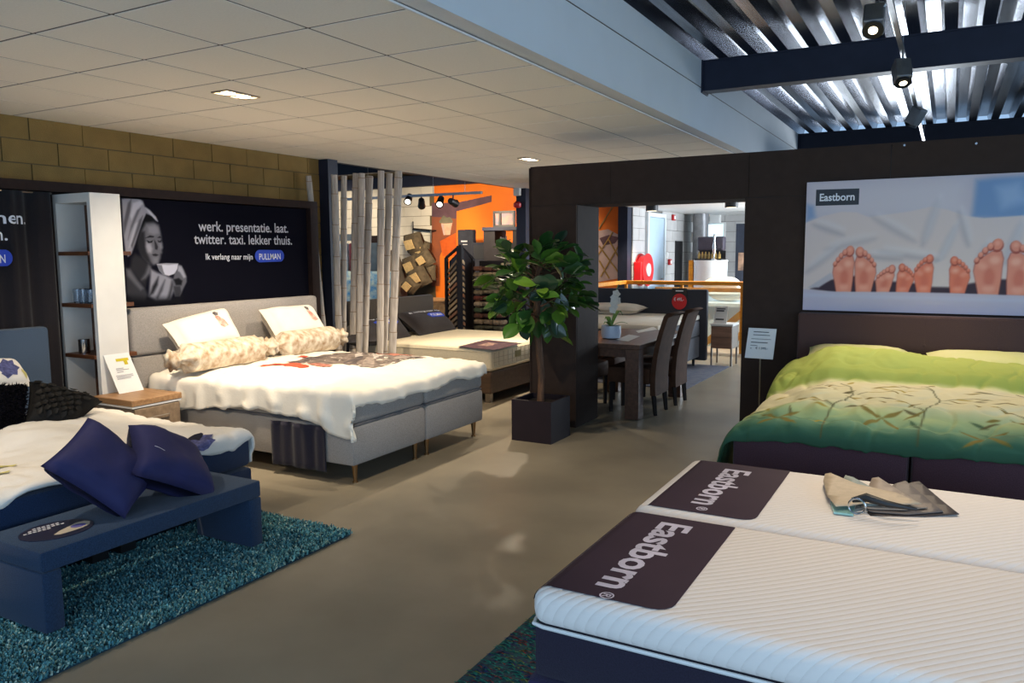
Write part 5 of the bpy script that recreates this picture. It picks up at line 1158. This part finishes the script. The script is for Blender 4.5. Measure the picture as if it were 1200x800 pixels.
# ------------------------------------------------------------------ front bed with two bare mattresses
m = bpy.data.materials.new('ribbed_mattress_cover'); m.use_nodes = True; nt = m.node_tree; bs_ = nt.nodes['Principled BSDF']; bs_.inputs['Base Color'].default_value = (*lin((228,220,213)),1); bs_.inputs['Roughness'].default_value = .85; bs_.inputs['Sheen Weight'].default_value = .1
tc = nt.nodes.new('ShaderNodeTexCoord'); nn = nt.nodes.new('ShaderNodeTexNoise'); nn.inputs['Scale'].default_value = 1.1; nn.inputs['Detail'].default_value = 0
nt.links.new(tc.outputs['Object'], nn.inputs['Vector'])
dp = nt.nodes.new('ShaderNodeVectorMath'); dp.operation = 'DOT_PRODUCT'; dp.inputs[1].default_value = (1,-1,-.6); nt.links.new(tc.outputs['Object'], dp.inputs[0])
ml = nt.nodes.new('ShaderNodeMath'); ml.operation = 'MULTIPLY_ADD'; ml.inputs[1].default_value = 88; nt.links.new(dp.outputs['Value'], ml.inputs[0])
mn = nt.nodes.new('ShaderNodeMath'); mn.operation = 'MULTIPLY'; mn.inputs[1].default_value = 15; nt.links.new(nn.outputs[0], mn.inputs[0]); nt.links.new(mn.outputs[0], ml.inputs[2])
sn = nt.nodes.new('ShaderNodeMath'); sn.operation = 'SINE'; nt.links.new(ml.outputs[0], sn.inputs[0])
ab = nt.nodes.new('ShaderNodeMath'); ab.operation = 'ABSOLUTE'; nt.links.new(sn.outputs[0], ab.inputs[0]); pw = nt.nodes.new('ShaderNodeMath'); pw.operation = 'POWER'; pw.inputs[1].default_value = .5; nt.links.new(ab.outputs[0], pw.inputs[0])
bu = nt.nodes.new('ShaderNodeBump'); bu.inputs['Strength'].default_value = .4; bu.inputs['Distance'].default_value = .006; nt.links.new(pw.outputs[0], bu.inputs['Height']); nt.links.new(bu.outputs[0], bs_.inputs['Normal'])
M_rib = m
M_navym = fabric('dark_navy_border', (40,36,52), .12, 200); M_purp = fabric('purple_base', (44,38,74), .12, 200)
fb = thing('boxspring_bed', 'dark bed base carrying two bare white ribbed mattresses in the foreground', 'bed', (0, 2.85, 0))
for (y0, y1) in ((1.99, 2.845), (2.86, 3.70)):
    MB().rbox(-1.07, 1.05, y0-.01, y1+.01, .06, .342, .03, 2).build('box_base', M_purp, fb, smooth=True)
    mm = MB().rbox(-1.045, 1.0, y0+.005, y1-.005, .345, .515, .02, 2).build('mattress', M_navym, fb, smooth=True)
    MB().rbox(-1.055, 1.01, y0, y1, .505, .622, .045, 4).build('top_cover', M_rib, mm, smooth=True)
    MB().tube([(-1.056,y0+.05,.510),(-1.046,y0+.012,.510),(-1.01,y0+.002,.510),(1.0,y0+.002,.510)], .006, 6).build('piping', M_white, mm, smooth=True)
for (x, y) in ((-.95,2.1),(-.95,3.6),(.9,2.1),(.9,3.6)): MB().tube([(x,y,.061),(x,y,.0215 if y < 3 else 0)], .03, 10).build('leg', M_black, fb)
M_prot = mat('aubergine_vinyl', (54,38,52), .7, var=.06, scale=3, spec=.2)
def protector(label, y0, y1, x0, x1, tx, ty0, ty1):
    o = thing('mattress_protector', label, 'mattress cover', (x0, (y0+y1)/2, .62), group='printed foot protectors')
    r_ = .055; pts = [(x0,y0),(x1-r_,y0)]+[(x1-r_+r_*math.sin(t), y0+r_-r_*math.cos(t)) for t in (.4,.8,1.2,1.57)]+[(x1,y1),(x0,y1)]
    MB().prism([(x,y,.6235) for x, y in pts], (0,0,.0015)).build('sheet', M_prot, o)
    MB().grid(lambda a, b: (x0-.062*math.sin(a*1.45)+.0, y0+(y1-y0)*b, .625-.062*(1-math.cos(a*1.45))), 6, 2).build('flap', M_prot, o, smooth='all')
    lettering('lettering', 'Eastborn', (tx, ty1, .6258), (tx, ty0, .6258), (1,0,0), mat('pale_print', (196,190,206), .6), o, capz=.112, bold=.026)
    lettering('lettering', '\u00ae', (tx+.035, ty0-.03, .6258), (tx+.035, ty0-.075, .6258), (1,0,0), MATS['pale_print'], o)
    return o
protector('aubergine foot protector reading Eastborn on the nearer mattress', 2.03, 2.80, -1.0, -.635, -.885, 2.10, 2.73)
protector('aubergine foot protector reading Eastborn on the farther mattress', 2.90, 3.66, -.985, -.59, -.855, 3.00, 3.56)
# fanned leather swatches
sw = thing('swatch_fan', 'fan of beige, teal and brown leather swatches on the white mattress', 'swatches', (-.2, 3.4, .623))
M_sw = [mat('swatch_leather_%d' % i, c, .6, var=.06, scale=30, bump=.1, bscale=200) for i, c in enumerate(((60,50,48),(104,94,88),(150,134,120),(134,146,142),(186,168,142)))]
sws = [[(-0.231,3.206),(-0.218,3.474),(-0.093,3.666),(-0.069,3.689),(0.076,3.318),(-0.047,3.245),(-0.217,3.171)],
       [(-0.234,3.231),(-0.215,3.439),(-0.154,3.607),(-0.120,3.657),(0.024,3.307),(-0.090,3.230),(-0.220,3.203)],
       [(-0.256,3.228),(-0.253,3.456),(-0.248,3.616),(-0.225,3.644),(-0.028,3.314),(-0.102,3.257),(-0.222,3.220)],
       [(-0.284,3.277),(-0.354,3.541),(-0.352,3.597),(-0.321,3.585),(-0.243,3.483),(-0.091,3.361),(-0.138,3.300),(-0.234,3.231)],
       [(-0.386,3.282),(-0.424,3.465),(-0.430,3.561),(-0.410,3.583),(-0.292,3.472),(-0.144,3.409),(-0.050,3.294),(-0.157,3.238),(-0.246,3.226),(-0.285,3.170),(-0.336,3.134)]]
for k, pts in enumerate(sws):
    z0 = .6225+.007*k
    px_, py_ = pts[0]
    MB().addbm(cut_poly(pts, lambda u, v, z0=z0: Vector((u, v, z0+.05*max(0, math.hypot(u-px_, v-py_)-.05)**1.2)), .05)).build('swatch', M_sw[k], sw, smooth='all', solid=.003)
a = (-0.263,3.147,0.650); MB().tube([(a[0]+.03*math.cos(2*PI*k/16), a[1], .66+.03*math.sin(2*PI*k/16)) for k in range(17)], .004, 6).build('ring', M_chrome, sw, smooth=True)
MB().tube([(a[0]-.02,a[1]+.02,.675),(a[0]+.03,a[1]+.03,.69),(a[0]+.10,a[1]+.0,.685),(a[0]+.2,a[1]+.03,.67)], [.01,.018,.014,.006], 8).build('strap', M_black, sw, smooth=True)
q = [Vector(p) for p in ((-0.368,3.247,0.625),(-0.341,3.122,0.625),(-0.272,3.126,0.625),(-0.278,3.247,0.625))]
MB().prism([p+Vector((0,0,.001)) for p in q], (0,0,.008)).build('tag', mat('mint_tag', (150,196,188), .2, var=.05), sw)
# woven rug under the front bed
M_rug2 = mat('woven_multi', (22,110,106), .95, rgb2=(70,44,80), scale=20, stretch=(1.2,7,1), bump=.8, bscale=90, detail=5)
r3 = thing('woven_rug', 'multicoloured teal woven rag rug under the foreground bed', 'rug', (-.2, 2.6, 0))
MB().box(-1.555, 1.2, .9, 3.1, .001, .012).build('weave', M_rug2, r3)
M_fr = [mat('fringe_%d' % i, c, .9) for i, c in enumerate(((120,56,60),(30,130,120),(44,60,110),(110,130,70)))]
b = MB(); rnd = random.Random(9); mi = []
for k in range(2600):
    y = rnd.uniform(1.2,3.1); x = rnd.uniform(-1.565,-1.02); l = rnd.uniform(.02,.05); w_ = rnd.uniform(.003,.006); h = .0125+rnd.uniform(.002,.008)
    b.add([(x,y-w_,.0121),(x+l*.5,y,h),(x+l,y-w_,.0121),(x+l,y+w_,.0121),(x,y+w_,.0121)], [(0,1,4),(1,2,3),(4,1,3)]); mi += [rnd.choice((0,1,1,1,2,3,1,2))]*3
o = b.build('yarn', M_fr, r3); o['kind'] = 'stuff'
for p, k in zip(o.data.polygons, mi): p.material_index = k

# ------------------------------------------------------------------ lamps
def recessed(label, x, y, tgts, power):
    o = thing('recessed_light', label, 'ceiling light', (x, y, 2.68), group='recessed twin lights')
    b = MB().box(x-.075,x-.063,y-.14,y+.14,2.676,2.686).box(x+.063,x+.075,y-.14,y+.14,2.676,2.686).box(x-.063,x+.063,y-.14,y-.128,2.676,2.686).box(x-.063,x+.063,y+.128,y+.14,2.676,2.686).box(x-.063,x+.063,y-.006,y+.006,2.676,2.686)
    b.build('frame', M_brushed, o); MB().box(x-.062,x+.062,y-.127,y+.127,2.6835,2.6865).build('reflector', M_chrome, o)
    for k, (dy, t) in enumerate(zip((-.065,.065), tgts)):
        MB().lathe([(.045,0),(.045,.004),(.03,.006)], (x, y+dy, 2.677), 16).build('bulb', M_lamp, o, smooth=True)
        if t: spot('recessed_lamp', (x, y+dy, 2.665), t, power, 88, .7)
recessed('twin recessed spotlight above the blue and grey beds', -4.215, 3.81, ((-5.4,4.4,.6),(-4.7,5.2,.5)), 135)
recessed('twin recessed spotlight in the ceiling left of the portal', -4.25, 8.06, ((-5.0,8.0,.5),(-4.4,6.3,0)), 150)
for (p, t, pw_) in (((-4.2,1.65,2.66),(-4.6,2.3,.5),100), ((-4.2,5.93,2.66),(-4.9,5.6,.6),95), ((-2.8,4.7,2.66),(-2.9,4.9,0),85)):
    spot('recessed_lamp', p, t, pw_, 95, .8)
M_alu = mat('track_alu', (150,150,152), .35, metal=.8)
tk = thing('light_track', 'thin lighting track hanging under the steel roof', 'light track', (-.36, 6, 2.98))
MB().box(-.375, -.345, 1.0, 11.4, 2.985, 3.01).build('rail', M_alu, tk)
for y in (3.5, 6.3, 7.6, 11.3): MB().tube([(-.36,y,3.01),(-.36,y,3.31)], .003, 6).build('cable', M_alu, tk)
def tspot(label, y, aim, power, dx=0, dz=0):
    c = Vector((-.36+dx, y, 2.88+dz)); o = thing('track_spotlight', label, 'spotlight', tuple(c), group='track spotlights under the roof')
    d = (Vector(aim)-c).normalized(); R = d.to_track_quat('Z', 'Y').to_matrix().to_4x4(); R.translation = c
    MB().rbox(-.055,.055,-.055,.055,-.10,.06,.01,2).xf(R).build('housing', M_alu, o)
    MB().lathe([(.05,0),(.056,.02),(.05,.02)], (0,0,.06), 20).xf(R).build('rim', M_black, o, smooth=True)
    MB().lathe([(.044,0),(.02,.012)], (0,0,.07), 16).xf(R).build('bulb', M_lamp, o, smooth=True)
    MB().tube([c, Vector((-.36+dx*.3, y, 2.985))], .008, 8).build('arm', M_alu, o)
    spot('track_lamp', tuple(c+d*.13), aim, power, 75, .6)
tspot('bright track spotlight glaring towards the camera', 5.0, (-.35,3.0,.6), 70, -.08, .02)
tspot('box-shaped track spotlight in front of the near roof beam', 6.35, (.0,5.3,.7), 130, 0, -.02)
tspot('track spotlight further along behind the near roof beam', 8.6, (-1.8,9.5,.2), 60)
tspot('track spotlight overhead above the foreground bed', 2.6, (.1,2.7,.6), 55)
# rear hall track spots
ht = thing('light_track', 'grey lighting track in the rear hall beyond the bamboo', 'light track', (-8.6, 11, 2.75))
q0, q1 = (-9.082,10.500,2.575), (-6.666,10.500,2.533)
MB().box(q0[0], q1[0]+.3, 10.48, 10.53, q1[2], q1[2]+.04).build('rail', M_alu, ht)
for x in (q0[0]+.5, q1[0]-.6, q1[0]): MB().tube([(x,10.5,q1[2]+.04),(x,10.5,3.44)], .004, 6).build('cable', M_alu, ht)
for k, (p, t, lab) in enumerate((((-7.752,10.500,2.509),(-10.0,13.2,1.6),'left lit track spotlight in the rear hall'),((-7.499,10.500,2.431),(-9.4,13.2,1.0),'dark track spotlight second from left in the rear hall'),((-7.134,10.500,2.445),(-8.0,13.4,1.9),'right lit track spotlight in the rear hall'),((-6.891,10.500,2.423),(-7.4,13.4,2.0),'dark track spotlight at the right end in the rear hall'))):
    c = Vector((p[0],10.5,p[2])); o = thing('track_spotlight', lab, 'spotlight', tuple(c), group='track spotlights in the rear hall')
    d = (Vector(t)-c).normalized(); lampd = Vector((.35,-.75,-.5)).normalized() if k in (0,2) else d; R = lampd.to_track_quat('Z','Y').to_matrix().to_4x4(); R.translation = c
    MB().lathe([(.04,-.12),(.05,-.10),(.06,.06),(.065,.10),(.058,.10)], (0,0,0), 16).xf(R).build('housing', M_black, o, smooth=True)
    MB().tube([c, Vector((p[0],10.5,q1[2]))], .012, 8).build('arm', M_black, o)
    if k in (0,2): MB().lathe([(.052,.098),(.025,.106)], (0,0,0), 16).xf(R).build('bulb', emis('hall_lamp_glow', (255,246,226), 3), o, smooth=True)
    spot('hall_light', tuple(c+d*.2), t, 150, 80, .6, (1,.8,.55))
for (x, y, t, pw_) in ((-5.6,8.9,(-6.6,10.6,1.0),90),(-11.0,11.6,(-11.5,13.4,1.8),130),(-6.8,12.4,(-6.6,13.4,1.8),60),(-9,9,(-8.3,10.2,1.0),80)): spot('hall_light', (x,y,2.9 if x < -6 else 2.66), t, pw_, 90, .7, (1,.82,.6))  # spots without fixtures; the first is added to brighten the carpet racks
